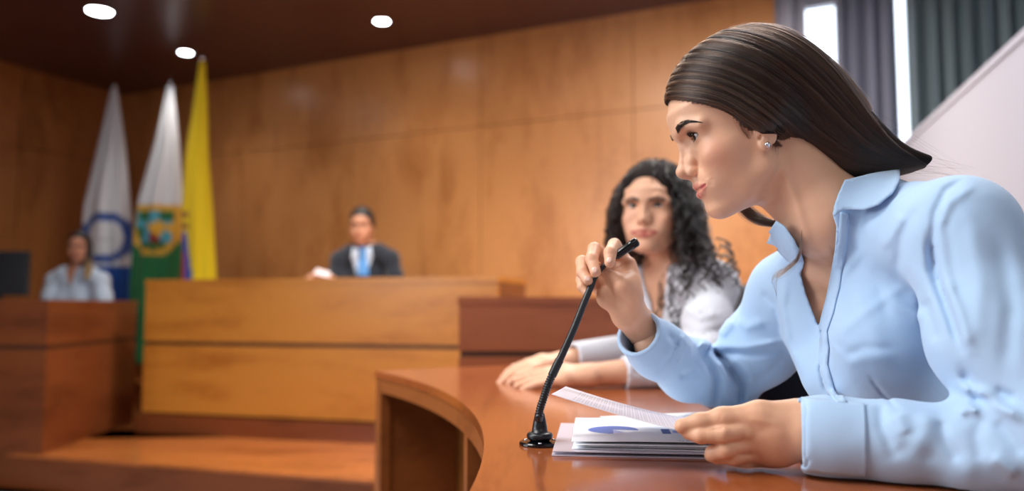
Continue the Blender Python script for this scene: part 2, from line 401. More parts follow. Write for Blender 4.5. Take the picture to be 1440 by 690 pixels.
def head_color(q, base, lip, blush=.0, brow=None):
    """albedo per vertex from local millimetres"""
    x, y, z = q[:, 0], np.abs(q[:, 1]), q[:, 2]
    C = np.tile(np.array(base, float), (len(q), 1))
    def seg(A):
        b = np.full(len(q), 1e9)
        for (p, r), (p2, r2) in zip(A, A[1:]):
            p = np.array(p, float); ab = np.array(p2, float) - p
            t = np.clip(((x - p[0]) * ab[0] + (y - p[1]) * ab[1] + (z - p[2]) * ab[2]) / (ab @ ab), 0, 1)
            b = np.minimum(b, np.sqrt((x - p[0] - t * ab[0]) ** 2 + (y - p[1] - t * ab[1]) ** 2 + (z - p[2] - t * ab[2]) ** 2) - (r + (r2 - r) * t))
        return b
    m = np.clip((1.6 - np.minimum(seg(UL), seg(LL))) / 1.3, 0, 1) * (x > 84) * (z > -51) * (z < -28.5)
    C = C * (1 - m[:, None]) + np.array(lip) * m[:, None]
    g = lambda cx, cy, cz, r: np.exp(-(((x - cx) ** 2 + (y - cy) ** 2 + (z - cz) ** 2) / r ** 2))
    b = blush * (g(72, 48, -8, 22) + .6 * g(116, 0, -8, 9) + .3 * g(98, 0, -72, 14))
    C = C * (1 - b[:, None] * np.array([.02, .26, .26]))
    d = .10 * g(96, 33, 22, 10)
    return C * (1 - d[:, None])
def px_local(fr, px, py, q0):
    """scale helper: keep a pixel's ray and take the depth of a local point"""
    return P(px, py, fr.W(q0)[1])
def bvh_of(V, F): return BVHTree.FromPolygons([tuple(v) for v in V.tolist()], F.tolist())
CAMP = Vector((0, 0, CAMZ))
def ray(bvh, px, py, off=0., default=None):
    d = Vector(P(px, py, 1.0)) - CAMP; d.normalize()
    h = bvh.ray_cast(CAMP, d)
    if h[0] is None:
        if default is None: return None
        return np.array(P(px, py, default)), np.array([0, -1., 0])
    n = h[1]
    if n.dot(d) > 0: n = -n
    return np.array(h[0] + n * off), np.array(n)
def strands(name, curves, radii, mat, parent, tip=.25, shades=None):
    """curves: list of (n,3) arrays"""
    cu = bpy.data.hair_curves.new(name); ns = [len(c) for c in curves]
    cu.add_curves(ns)
    pos = np.concatenate(curves).astype(np.float32)
    cu.attributes['position'].data.foreach_set('vector', pos.ravel())
    ra = cu.attributes.get('radius') or cu.attributes.new('radius', 'FLOAT', 'POINT')
    rr = np.concatenate([r * np.interp(np.linspace(0, 1, n), [0, .7, 1], [1, .9, tip]) for r, n in zip(np.broadcast_to(radii, (len(ns),)), ns)]).astype(np.float32)
    ra.data.foreach_set('value', rr)
    if shades is not None:
        a = cu.attributes.new('shade', 'FLOAT', 'CURVE'); sh = np.full(len(ns), .22, np.float32); sh[:len(shades)] = shades; a.data.foreach_set('value', sh)
    return _link_curves(name, cu, mat, parent)
def _link_curves(name, cu, mat, parent):
    o = bpy.data.objects.new(name, cu); COL.objects.link(o); cu.materials.append(mat)
    if parent is not None:
        o.parent = parent; M = Matrix.Identity(4); q = parent
        while q is not None: M = q.matrix_basis @ M; q = q.parent
        o.matrix_basis = M.inverted()
    return o
def patch(name, outline, bvh, off, thick, mat, parent, step=4.0, default=1.0, holes=None, curl=None):
    """cloth patch lying on a surface: outline in photo pixels picks the place, the surface gives the depth"""
    poly = np.asarray(outline, float); lo = poly.min(0); hi = poly.max(0)
    def inside(x, y):
        c = False; n = len(poly)
        for i in range(n):
            x1, y1 = poly[i]; x2, y2 = poly[(i + 1) % n]
            if (y1 > y) != (y2 > y) and x < (x2 - x1) * (y - y1) / (y2 - y1) + x1: c = not c
        return c
    bm = bmesh.new(); pts = []
    m = len(poly); per = []
    for i in range(m):
        a, b = poly[i], poly[(i + 1) % m]; k = max(1, int(np.hypot(*(b - a)) / step))
        per += [tuple(a + (b - a) * t / k) for t in range(k)]
    nper = len(per); pts = list(per)
    for x in np.arange(lo[0], hi[0], step):
        for y in np.arange(lo[1], hi[1], step):
            if inside(x, y) and min((x - p[0]) ** 2 + (y - p[1]) ** 2 for p in per) > (step * .6) ** 2: pts.append((x, y))
    from mathutils.geometry import delaunay_2d_cdt
    r = delaunay_2d_cdt([Vector(p) for p in pts], [(i, (i + 1) % nper) for i in range(nper)], [], 1, 1e-4)
    vs = []
    for v in r[0]:
        o_ = off if curl is None else curl(v.x, v.y)
        h = ray(bvh, v.x, v.y, o_, default); vs.append(bm.verts.new(h[0]))
    for f in r[2]:
        try: bm.faces.new([vs[i] for i in f])
        except ValueError: pass
    for _ in range(3): bmesh.ops.smooth_vert(bm, verts=[v for v in bm.verts if not v.is_boundary], factor=.5, use_axis_x=True, use_axis_y=True, use_axis_z=True)
    # orient towards the camera side
    bmesh.ops.recalc_face_normals(bm, faces=bm.faces)
    s = sum((f.normal.dot(f.calc_center_median() - CAMP) * f.calc_area()) for f in bm.faces)
    if s > 0: bmesh.ops.reverse_faces(bm, faces=bm.faces)
    me = bpy.data.meshes.new(name); bm.to_mesh(me); bm.free()
    o = link(name, me, mat, parent)
    sd = o.modifiers.new('thickness', 'SOLIDIFY'); sd.thickness = thick; sd.offset = -1
    return o
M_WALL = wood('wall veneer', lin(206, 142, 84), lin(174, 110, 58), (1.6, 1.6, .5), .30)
M_CEIL = plain('ceiling lacquer', lin(84, 54, 54), .3)
M_WALL2 = wood('painted-shade wall veneer', lin(172, 108, 56), lin(134, 78, 34), (1.6, 1.6, .5), .34)  # wall veneer again, the left wall's dimmer light put into its colour
M_BENCH = wood('bench veneer', lin(194, 126, 46), lin(166, 98, 30), (.5, .5, 3), .34)
M_RED = wood('red brown veneer', lin(146, 78, 48), lin(116, 56, 34), (.5, .5, 3), .3)
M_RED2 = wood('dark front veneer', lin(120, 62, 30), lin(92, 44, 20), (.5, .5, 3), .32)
M_TOP = wood('desk top veneer', lin(162, 88, 46), lin(130, 66, 30), (3, .5, 1), .16, coat=.3)
M_APRON = wood('desk apron veneer', lin(150, 86, 42), lin(112, 60, 28), (.6, .6, 3), .35)
M_DARKIN = wood('desk inner veneer', lin(156, 94, 38), lin(120, 68, 26), (3, 3, .5), .4)
M_STEP = wood('step veneer', lin(178, 104, 52), lin(138, 74, 30), (.6, 2, 1), .22, coat=.2)
M_GROOVE = plain('groove', lin(70, 36, 16), .5)
M_CARPET = fabric('grey carpet', lin(96, 98, 104), .95, 300, .6)
M_WHITE = plain('white paint', lin(226, 226, 232), .6)
M_BLACK = plain('black plastic', lin(24, 26, 30), .4)
M_MIC = plain('black rubberised metal', lin(20, 24, 30), .33)
M_MICG = plain('gloss black metal', lin(12, 14, 18), .12)
M_CHAIR = fabric('dark navy upholstery', lin(26, 30, 42), .8, 500, .3)
M_PAPER = plain('paper', lin(238, 240, 244), .7)
M_SKIN = skin_mat('skin')
M_SKINB = skin_mat('skin of people further back', .0, .5)
M_HAIR = hair_mat('dark brown hair', lin(12, 9, 9), lin(84, 60, 45), True)
M_HAIRV = plain('hair mass', lin(34, 26, 23), .7); M_HAIRV.node_tree.nodes['Principled BSDF'].inputs['Specular IOR Level'].default_value = .15
M_BROW = plain('brow hair', lin(34, 26, 24), .6)
M_SHIRT = fabric('light blue cotton', lin(170, 200, 231), .85, 1500, .35, big=.0045)
M_SHIRTW = fabric('white cotton', lin(214, 216, 224), .85, 1200, .3, big=.002)
M_SHIRT3 = fabric('pale blue shirt cotton', lin(196, 212, 232), .85, 1200, .3, big=.002)
M_SUIT = fabric('dark suit wool', lin(34, 40, 50), .9, 1200, .3, big=.001)
M_TROUS = fabric('dark trouser cloth', lin(38, 42, 52), .9, 1200, .3)
M_TIE = fabric('bright blue tie silk', lin(88, 150, 215), .5, 1200, .2)
M_EYEW = plain('eye white', lin(226, 216, 212), .12)
M_IRIS = plain('brown iris', lin(40, 24, 16), .1)
M_NAIL = plain('fingernail', lin(232, 188, 172), .16)
M_METAL = plain('silver', lin(230, 230, 235), .15, Metallic=1.0)
M_GOLD = plain('brass', lin(200, 150, 70), .3, Metallic=1.0)
# ------------------------------------------------------------------ the woman at the microphone
SKIN1 = np.array(lin(221, 173, 142)); LIP1 = np.array(lin(192, 98, 98))
def make_speaker():
    Yh = 1.03
    root = empty('person', (.78, 1.0, 0), 'woman in a light blue shirt leaning forward to hold the desk microphone', 'person')
    ph = math.radians(22); ya = math.radians(4.5)
    fwd = (-math.cos(ph) * math.cos(ya), math.sin(ya), -math.sin(ph))
    fr = Frame(P(1066, 190, Yh), fwd, (-math.sin(ph), 0, math.cos(ph)), Yh / 1.08)
    # torso frame
    NR = np.array([.468, 1.03, 1.025]); PEL = np.array([.77, 1.05, .54])
    Ls = P(1348, 328, .87); Rs = P(1112, 412, 1.18)
    u = NR - PEL; ul = np.linalg.norm(u); u /= ul
    s_ = Rs - Ls; s_ -= u * (s_ @ u); s_ /= np.linalg.norm(s_)
    n_ = np.cross(s_, u); n_ /= np.linalg.norm(n_)
    if n_[0] > 0: n_ = -n_
    AX = np.stack([s_, n_, u], 1)
    UU = u.copy(); T = lambda a, b, c: NR + s_ * a + n_ * b - UU * c
    def torso(F, off, conv=None, sc=1.0):
        cv = conv or (lambda p: p)
        ax = AX if conv is None else fr.B.T @ AX
        F.ell(cv(T(0, .005, .19)), np.array([.132, .088, .20]) * sc + off * sc, .05 * sc, ax=ax)
        F.ell(cv(T(0, .01, .42)), np.array([.122, .09, .20]) * sc + off * sc, .06 * sc, ax=ax)
        F.ell(cv(T(0, 0, .58)), np.array([.165, .11, .12]) * sc + off * sc, .06 * sc, ax=ax)
        for g in (-1, 1): F.ell(cv(T(.06 * g, .062, .19)), np.array([.060, .052, .07]) * sc + off * sc, .03 * sc, ax=ax)
        F.path([cv(T(0, -.01, .01)), cv(Ls * .5 + T(0, 0, .03) * .5 + UU * .012), cv(Ls)], np.array([.055, .05, .052]) * sc + off * sc, .04 * sc)
        F.path([cv(T(0, -.01, .01)), cv(Rs * .5 + T(0, 0, .03) * .5 + UU * .012), cv(Rs)], np.array([.055, .05, .052]) * sc + off * sc, .04 * sc)
    # --- skin: head, neck and chest in one field
    H = Field((-88, -112, -285), (126, 95, 142), 1.25 if not FASTDEV else 1.9)
    head_ops(H)
    k = 1 / fr.S
    nk = [P(1084, 200, 1.035), P(1119, 254, 1.03), P(1163, 304, 1.02), NR]
    H.path([fr.L(p) for p in nk], [52, 52, 57, 62], 14)
    torso(H, -.006, fr.L, k)
    H.path([fr.L(P(1150, 395, 1.13)), fr.L(P(1160, 452, 1.105)), fr.L(P(1182, 500, 1.08))], [.037 * k, .044 * k, .038 * k], 22)
    H.path([fr.L(P(1235, 400, 1.02)), fr.L(P(1245, 460, .99))], [.046 * k, .049 * k], 26)
    H.strokes([([(1100, 232), (1120, 290), (1137, 352)], .0035 * k, 9), ([(1150, 358), (1170, 350)], .0015 * k, 9), ([(1140, 366), (1143, 384)], -.002 * k, 8),
               ([(1001, 250), (1000, 262)], -.0007 * k, 4), ([(985, 232), (992, 244), (996, 252)], -.0009 * k, 4),
               ([(983, 251), (978, 257)], -.0004 * k, 3), ([(994, 287)], -.001 * k, 7)], W2=fr.W, yr=(0, 1.03))
    V, F = H.mesh(); C = head_color(V, SKIN1, LIP1, .8); Vw = fr.W(V)
    parts = [(Vw, F, C)]
    skin_bvh = bvh_of(Vw, F)
    # --- right hand (far one) closed on the microphone stem
    D = lambda px, py, Y: P(px, py, Y)
    hb = 1.085
    wr = D(884, 440, hb + .012); R = Field(D(808, 470, 1.02) - (0, 0, .02), D(945, 330, 1.17) + (.03, 0, .02), .0011 if not FASTDEV else .0018)
    elbR = D(985, 545, 1.27)
    R.path([wr, wr + (elbR - wr) * .35], [.0225, .029], .01)
    R.path([D(880, 432, hb + .008), wr], [.022, .0225], .01)
    mcp = [D(874, 363, 1.118), D(864, 372, 1.122), D(852, 386, 1.120), D(842, 402, 1.112)]
    for m in mcp: R.path([D(882, 430, hb + .012), D(0, 0, 1) * 0 + (m * .55 + D(876, 425, hb + .01) * .45), m], [.0165, .0145, .0112], .011)
    R.ell(D(856, 418, hb + .002), (.017, .012, .016), .012)              # little-finger side pad
    fing = [
        ([mcp[0], D(864, 344.5, 1.092), D(858, 355, 1.068), D(857.5, 369, 1.060)], [.0108, .0092, .0085, .0072]),
        ([mcp[1], D(836, 350, 1.098), D(832, 364, 1.074), D(837.5, 382, 1.062)], [.0106, .0092, .0085, .0072]),
        ([mcp[2], D(818.5, 368, 1.100), D(819, 383, 1.078), D(826.5, 394, 1.066)], [.0104, .0088, .0080, .0068]),
        ([mcp[3], D(818, 393, 1.094), D(819, 403, 1.082), D(826, 412, 1.075)], [.0096, .0078, .0070, .0060])]
    for p, r in fing: R.path(p, r, .0025)
    R.path([D(887, 418, hb - .004), D(876, 402, hb - .012), D(864, 392, hb - .003), D(853, 384, hb - .002)], [.0165, .0130, .0098, .0078], .006)
    R.ell(D(886, 405, hb - .002), (.016, .013, .022), .010)              # ball of the thumb
    R.cone(D(884, 372, 1.105), D(889, 395, 1.098), .011, .013, .010)
    R.strokes([([(868, 412), (880, 414.5), (892, 411)], -.0008, 1.6), ([(860, 381), (872, 376), (882, 368)], -.0012, 1.8), ([(850, 402), (853, 415), (856, 428)], -.0007, 1.6),
               ([(843, 404), (845, 414)], -.0007, 1.5), ([(880, 425), (893, 428)], -.0005, 2), ([(854, 357), (862, 357)], -.0004, 1.2), ([(828, 366), (836, 366)], -.0004, 1.2),
               ([(884, 452), (900, 438)], -.0005, 2)])
    v, f = R.mesh(); parts.append((v, f, np.tile(SKIN1 * (1.03, .98, .95), (len(v), 1))))
    # --- left hand (near one) holding the sheet
    G = Field(D(938, 665, .80) - (0, 0, .012), D(1165, 548, .95) + (.01, .02, .02), .0011 if not FASTDEV else .0018)
    wl = D(1128, 603, .868)
    G.path([D(1175, 608, .86), wl], [.031, .027], .01); G.ell(D(1150, 603, .866), (.03, .022, .0285), .012)
    km = [D(1052, 603, .872), D(1056, 620, .876), D(1062, 634, .884), D(1068, 642, .896)]   # knuckles
    for i, m in enumerate(km): G.path([D(1122, 592 + 9 * i, .876), (m + D(1122, 592 + 9 * i, .872)) * .5, m], [.019, .0165, .0118], .013)
    G.path([D(1118, 588, .872), D(1068, 584, .872), D(1016, 588, .876), D(984, 594, .878), D(959, 599, .880)], [.0195, .0152, .0112, .0092, .0082], .008)     # thumb
    G.path([km[0], D(1016, 611, .866), D(985, 612, .872), D(968, 608, .880)], [.0118, .0098, .0086, .0075], .003)
    G.path([km[1], D(1020, 632, .868), D(1003, 637, .878), D(1000, 640, .895)], [.0116, .0094, .0084, .0075], .003)
    G.path([km[2], D(1034, 641, .874), D(1008, 641, .882), D(1002, 636, .900)], [.0112, .0092, .0080, .007], .0028)
    G.path([km[3], D(1048, 650, .888), D(1030, 649, .902)], [.0104, .0084, .0074], .0025)
    G.strokes([([(1052, 588), (1095, 596)], .0006, 5), ([(1014, 582), (1012, 592)], -.0004, 1.5), ([(1000, 604), (1018, 602)], -.0014, 1.5),
               ([(1020, 606)], .0008, 5), ([(1026, 622), (1050, 624)], -.0006, 2.5), ([(1040, 640), (1060, 640)], -.0005, 2), ([(1054, 612)], .0008, 6)])
    v, f = G.mesh(); parts.append((v, f, np.tile(SKIN1 * (1.0, .97, .94), (len(v), 1))))
    for pts_, rr_ in (([Rs, D(1070, 487, 1.24), D(1022, 538, 1.305), D(968, 520, 1.21), D(915, 484, 1.125)], [.042, .038, .034, .029, .024]), ([Ls, P(1405, 478, .825), P(1490, 622, .765), P(1260, 618, .835), P(1150, 610, .863)], [.045, .042, .034, .028, .025])):
        B_ = Field(np.min(pts_, 0) - .07, np.max(pts_, 0) + .07, .005); B_.path(pts_, rr_, .01); v, f = B_.mesh(); parts.append((v, f, np.tile(SKIN1, (len(v), 1))))
    Vb, Fb, Cb = join_np(parts)
    body = mesh_np('body', Vb, Fb, M_SKIN, root, Cb)
    hand_bvh = bvh_of(Vb, Fb)
    # nails
    def nail(px, py, dx, dy, w=3.6, l=4.6):
        h = ray(hand_bvh, px, py, 0, 1.07)[0:2]; c, nn = h
        e = ray(hand_bvh, px + dx * 2, py + dy * 2, 0, c[1])[0] - c; e -= nn * (e @ nn); e /= np.linalg.norm(e) + 1e-9
        ell_mesh('fingernail', c - nn * .0004, np.stack([e, np.cross(nn, e), nn], 1), (l * .001, w * .001, .0011), M_NAIL, body, 8)
    nail(856.5, 365, 0, 1); nail(836, 379, .3, 1); nail(826, 391, .5, 1); nail(824.5, 410, .6, .8, 2.6, 3.4)
    # eyes
    for sg in (1, -1):
        c = fr.W(EYE * (1, sg, 1)); g = fr.B
        e = ell_mesh('eye', c, g, np.array([12.2, 12.3, 12.2]) * fr.S, M_EYEW, root, 16)
        a = math.radians(-2) * 1; d = np.array([math.cos(.10), -.10 * 0 + .12 * 1, 0.0]); d /= np.linalg.norm(d); dw = g @ d
        t2 = np.cross([0, 0, 1.], dw); t2 /= np.linalg.norm(t2); t3 = np.cross(dw, t2)
        ell_mesh('iris', c + dw * 9.3 * fr.S, np.stack([dw, t2, t3], 1), np.array([3.6, 5.9, 5.9]) * fr.S, M_IRIS, e, 12)
    # brows and lashes
    def local_ray(px, py):
        h = ray(skin_bvh, px, py, 0, 1.0); return fr.L(h[0])
    br = [(952.5, 184.5), (957, 178), (963, 173), (970, 170.5), (978, 170.5), (987, 171.5)]; bq = crom([local_ray(*p) for p in br], 40)
    cs = []
    for sg in (1, -1):
        for i in range(700):
            t = RNG.random() ** 1.1; b = bq[int(t * 39)]; tg = bq[min(39, int(t * 39) + 2)] - bq[max(0, int(t * 39) - 1)]; tg /= np.linalg.norm(tg) + 1e-6
            wd = np.interp(t, [0, .15, .5, 1], [4.2, 4.6, 3.0, .7]) * (RNG.random() * 2 - 1)
            st = b + np.array([.6, 0, wd]); en = st + tg * 4.2 + np.array([.9, .3, 1.2 * (1 - t) - .5 * np.sign(wd)])
            q = np.array([st, (st + en) / 2 + (.5, .2, .2), en]) * (1, sg, 1); cs.append(fr.W(q))
    strands('eyebrow', cs, .00016, M_BROW, root)
    cs = []
    for sg in (1, -1):
        for i in range(150):
            for lid in (1, -1):
                if lid < 0 and i % 3: continue
                yy = (RNG.random() * 2 - 1) * 12.4; uu = 1 - (yy / 14) ** 2; zz = .06 * yy + (5.6 * uu if lid > 0 else -5.1 * uu)
                xx = math.sqrt(max(0, 13.6 ** 2 - yy * yy * .9 - zz * zz)); s0 = EYE + (xx - .3, yy, zz)
                ln = (6.5 if lid > 0 else 2.6) * (1 if sg > 0 else .6) * (.7 + .4 * RNG.random())
                dr = np.array([1, yy * .05, 0]); dr /= np.linalg.norm(dr)
                q = np.array([s0, s0 + dr * ln * .5 + (0, 0, -.3 * lid), s0 + dr * ln * .9 + (0, 0, lid * ln * .45)]) * (1, sg, 1); cs.append(fr.W(q))
        for i in range(260):     # dense line along the upper lid edge
            yy = (RNG.random() * 2 - 1) * 13; uu = 1 - (yy / 14) ** 2; zz = .06 * yy + 5.6 * uu + RNG.random() * .8
            xx = math.sqrt(max(0, 13.7 ** 2 - yy * yy * .9 - zz * zz)); s0 = EYE + (xx, yy, zz)
            q = np.array([s0, s0 + (.5, .9, 0), s0 + (.7, 1.8, -.2)]) * (1, sg, 1); cs.append(fr.W(q))
    strands('eyelashes', cs, .00014, M_BROW, root)
    # earring
    h = ray(skin_bvh, 1079, 203.5, .0012, 1.0)[0]
    er = ell_mesh('earring', h, np.eye(3), (.0036, .0018, .0036), M_METAL, root, 6)
    # --- hair: mass that gives depth, strands laid over it
    g = [[(940, 138), (965, 141), (1000, 146), (1025, 155), (1043, 171), (1062, 183), (1084, 195), (1100, 213), (1135, 236), (1180, 255), (1240, 250), (1305, 238)],
         [(941, 128), (975, 128), (1015, 138), (1050, 158), (1085, 182), (1112, 205), (1150, 230), (1200, 245), (1255, 243), (1308, 237)],
         [(945, 113), (985, 112), (1030, 125), (1070, 150), (1105, 180), (1140, 208), (1190, 232), (1250, 238), (1309, 236)],
         [(955, 93), (1000, 97), (1045, 113), (1090, 142), (1130, 175), (1170, 205), (1220, 228), (1309, 235)],
         [(975, 70), (1020, 77), (1070, 97), (1115, 130), (1155, 167), (1195, 200), (1240, 224), (1309, 234.5)],
         [(1000, 51), (1045, 60), (1090, 80), (1135, 115), (1175, 155), (1215, 193), (1255, 218), (1310, 234.5)],
         [(1034, 39), (1080, 48), (1115, 64), (1152, 92), (1187, 130), (1222, 172), (1260, 208), (1310, 234)],
         [(1060, 37), (1090, 43), (1120, 57), (1152, 80), (1182, 115), (1215, 160), (1255, 205), (1310, 233)]]
    A = Field((.17, .90, 1.02), (.60, 1.16, 1.36), .0022 if not FASTDEV else .004)
    hk = Frame(fr.O, fr.B[:, 0], fr.B[:, 2], fr.S * 1000)
    A.ell(fr.W((9, 0, 58)), np.array([97, 79, 88]) * fr.S, 0, ax=fr.B)
    A.ell(fr.W((-20, 0, 60)), np.array([80, 77, 80]) * fr.S, .02, ax=fr.B)
    low = crom(g[0], 60); top = crom(g[7], 60)
    lowx = lambda x: np.interp(x, low[:, 0], low[:, 1]); topx = lambda x: np.interp(x, np.r_[945, 960, 980, 1005, 1030, top[:, 0]], np.r_[105, 84, 64, 47, 39, top[:, 1]])
    for x in np.linspace(1075, 1284, 44):
        a, b = topx(x), lowx(x); a2, b2 = topx(x + 5), lowx(x + 5); m = (a + b) / 2; r = max((b - a) / 2, 3)
        sl = math.cos(math.atan2(((a2 + b2) - (a + b)) / 2, 5)); t = (x - 1075) / 225
        Y = 1.035 - .02 * t; A.ell(P(x, m, Y), (max(r * .14, 6) / FPX * Y, .080 - .036 * t, max(r * .92, 2.5) / FPX * Y), .005)
    A.ell(fr.W((0, 60, 12)), np.array([30, 21, 28]) * fr.S, .02, ax=fr.B)
    # hairline: clip in the head's side view
    hl = np.array([fr.L(ray(skin_bvh, *p, 0, .98)[0])[[0, 2]] for p in [(946, 139), (965, 142), (1000, 147), (1025, 156), (1043, 171), (1060, 182), (1072, 190)]])
    hl = np.vstack([[130, hl[0, 1] + 1], hl, [[6, -13], [2, -20], [0, -60], [30, -160]]])
    I = np.nonzero(A.d < .02); Q = fr.L(np.stack([A.ax[i][I[i]] for i in range(3)], 1))
    sd = np.full(len(Q), 1e9); above = np.zeros(len(Q), bool)
    for a, b in zip(hl, hl[1:]):
        ab = b - a; t = np.clip(((Q[:, [0, 2]] - a) @ ab) / (ab @ ab), 0, 1); dd = np.hypot(*(Q[:, [0, 2]] - a - t[:, None] * ab).T)
        cr = ab[0] * (Q[:, 2] - a[1]) - ab[1] * (Q[:, 0] - a[0]); m = dd < sd
        above[m] = (cr < 0)[m]; sd[m] = dd[m]
    sg_ = np.where(above, -sd, sd) * fr.S                      # negative on the hair side (above / behind the hairline)
    far = Q[:, 1] < -20
    v = A.d[I]; A.d[I] = -smin(-v, -np.where(far & (Q[:, 2] < -10), -.01, sg_), .003)
    Vh, Fh = A.mesh(1); hb_ = bvh_of(Vh, Fh)
    hv = mesh_np('hair', Vh, Fh, M_HAIRV, root)
    GR = [crom(x, 34) for x in g]; cs = []; rad = []
    NS = 9000 if not FASTDEV else 2500
    grid = np.zeros((71, 34, 3)); NP = 6
    for iu in range(71):
        uu = iu / 70 * 7; i = min(6, int(uu)); q = GR[i] * (1 - uu + i) + GR[i + 1] * (uu - i); last = 1.0
        for j, p in enumerate(q):
            h = ray(hb_, p[0], p[1], .0005)
            if h is None:
                c_ = np.array([1080, 150.]) + (p - [1080, 150]) * .965
                h = ray(hb_, *c_, .001, 1.03)
            grid[iu, j] = h[0]
    ext = []                                                       # carry the flow over the crown to the far side
    for k_ in range(1, 13):
        row = []
        for p in grid[70]:
            w_ = p + np.array([0, .008 * k_, -.0009 * k_ * k_]); n_h = hb_.find_nearest(Vector(w_)); row.append(np.array(n_h[0] + n_h[1] * .0006))
        ext.append(row)
    grid = np.concatenate([grid, np.array(ext)]); NG = len(grid)
    pre = np.zeros((NG, NP, 3))                                    # and round the forehead to the far side
    for r_ in range(NG):
        for k_ in range(NP):
            w_ = grid[r_, 0] + np.array([0., .011 * (NP - k_), 0]); n_h = hb_.find_nearest(Vector(w_)); pre[r_, k_] = np.array(n_h[0] + n_h[1] * .0006)
    grid = np.concatenate([pre, grid], 1); NPT = 34 + NP
    for _ in range(3): grid[:, 1:-1] = (grid[:, :-2] + grid[:, 2:] + 2 * grid[:, 1:-1]) / 4
    def hair_at(u, off, n0, n1):
        i = min(NG - 2, int(u * 70)); f = u * 70 - i; q = grid[i] * (1 - f) + grid[i + 1] * f
        return q
    cen = fr.W((0, 0, 40))
    shd = []
    for i in range(NS):
        u = RNG.random() * (NG - 1) / 70; du = RNG.normal() * .012; off = abs(RNG.normal()) * .0026
        a, b = hair_at(u, 0, 0, 1), hair_at(min((NG - 1) / 70 - .001, max(0, u + du)), 0, 0, 1); t = np.linspace(0, 1, NPT)[:, None]
        q = a * (1 - t) + b * t; o = q - cen; o /= np.linalg.norm(o, axis=1)[:, None]
        o = o * .4 + (np.array([0, -.8, .2]) if u < 1 else np.array([0, 0, .5])); w = np.sin(np.pi * np.clip(t * 1.0 + .05, 0, 1)) ** .5
        clump = math.sin(u * 90) * .0011 + math.sin(u * 233 + 1) * .0009 + (.0022 if RNG.random() < .07 else 0)
        q = q + o * (off + clump) * w + RNG.normal(size=3) * .0004
        s0 = int(RNG.random() ** 2 * 9) if u > .1 else int(RNG.random() ** 2 * 6); e0 = NPT - int(RNG.random() ** 3 * 9)
        cs.append(q[s0:e0]); rad.append(.00022 * RNG.uniform(.7, 1.25)); shd.append(np.clip(.32 + .16 * math.sin(u * 61) + .13 * math.sin(u * 149 + 2) + .12 * math.sin(u * 331) + .13 * RNG.normal() - .12 * (u > .35), 0, 1))
    # fly-aways above the crown and over the shoulder
    for i in range(130):
        u = .8 + .2 * RNG.random(); q = hair_at(u, 0, 0, 1); s0 = int(RNG.random() * 22); q = q[s0:s0 + 6 + int(RNG.random() * 8)]
        L_ = len(q); t = np.linspace(0, 1, L_)[:, None]; q = q + np.array([-.2 + .6 * RNG.random(), 0, .9]) * t ** 1.5 * (.004 + .012 * RNG.random()) + RNG.normal(size=3) * .001; cs.append(q); rad.append(.00007)
    for i in range(46):
        q0 = hair_at(RNG.random() * .9, 0, 0, 1)[22 + int(RNG.random() * 8)]; e = P(1300 + RNG.random() * 75, 232 + RNG.random() * 24, 1.0 - .03 * RNG.random())
        q = crom([q0, (q0 + e) / 2 + (0, -.004, .004 * RNG.normal()), e], 12); cs.append(q); rad.append(.00007)
    for i in range(40):   # loose fringe at the forehead
        e = P(935 + RNG.random() * 5, 126 + RNG.random() * 12, 1.02); q0 = hair_at(.02 + .2 * RNG.random(), 0, 0, 1)[3]
        cs.append(crom([q0, (q0 + e) / 2 + (0, 0, .001 * RNG.normal()), e], 8)); rad.append(.00007)
    for i in range(2600 if not FASTDEV else 200):   # short fine hairs that soften the hairline
        t_ = RNG.random(); j_ = np.interp(t_, [0, 1], [0, 27]); b_ = low[int(j_)]; ofs = abs(RNG.normal()) * np.interp(j_, [0, 8, 27], [.6, 1.5, 4.5])
        h0 = ray(skin_bvh, b_[0] - 1, b_[1] + ofs, .0002)
        if h0 is None: continue
        ii = min(NPT - 9, NP + int(j_ * 34 / 60) + 3); q1 = hair_at(.01 + .12 * RNG.random(), 0, 0, 1); q = crom([h0[0], h0[0] * .55 + q1[ii] * .45 + h0[1] * .002, q1[min(NPT - 1, ii + 2)], q1[min(NPT - 1, ii + 5)]], 10); cs.append(q); rad.append(.0001)
    for i in range(30):
        k_ = RNG.normal(size=2); pts_ = [(1040 + k_[0] * 3, 168), (1045 + k_[0] * 2.5, 180 + k_[1]), (1050 + k_[0] * 2, 189), (1054 + k_[0] * 1.5, 194 + 3 * RNG.random())]
        hs = [ray(skin_bvh, *p, .0006) for p in pts_]
        if all(h is not None for h in hs): cs.append(crom([h[0] for h in hs], 10)); rad.append(.00008)
    # far-side lock under the chin, wisps on the chest
    for i in range(900):
        k_ = RNG.normal(size=2); q = [P(1030 + k_[0] * 2, 268, 1.1), P(1046 + k_[0] * 3.5, 292 + k_[1] * 2.5, 1.105), P(1063 + k_[0] * 3.5, 306 + k_[1] * 2.8, 1.10), P(1083 + k_[0] * 2, 313 + k_[1] * 2, 1.09), P(1110, 316 + k_[1] * 2, 1.08)]
        cs.append(crom(q, 14)); rad.append(.00022)
    for i in range(70):
        k_ = RNG.normal(size=2) * (1 if i % 3 else 2); z = RNG.random()
        q = [P(1128, 322, .96), P(1126 + k_[0] * .5, 348, .955), P(1120 + k_[0], 366 + k_[1], .95), P(1104 + k_[0] * 1.5, 380 + k_[1] * 2, .95), P(1084 + z * 10, 392 + k_[1] * 3 - z * 4, .95)]
        if i % 6 == 0: q.append(P(1092, 412 + z * 10, .95))
        cs.append(crom(q, 18)); rad.append(.00012)
    strands('hair_strands', cs, rad, M_HAIR, hv, shades=shd)
    # --- shirt
    Sh = Field((.13, .64, .752), (.78, 1.40, 1.14), .0022 if not FASTDEV else .005)
    torso(Sh, .004)
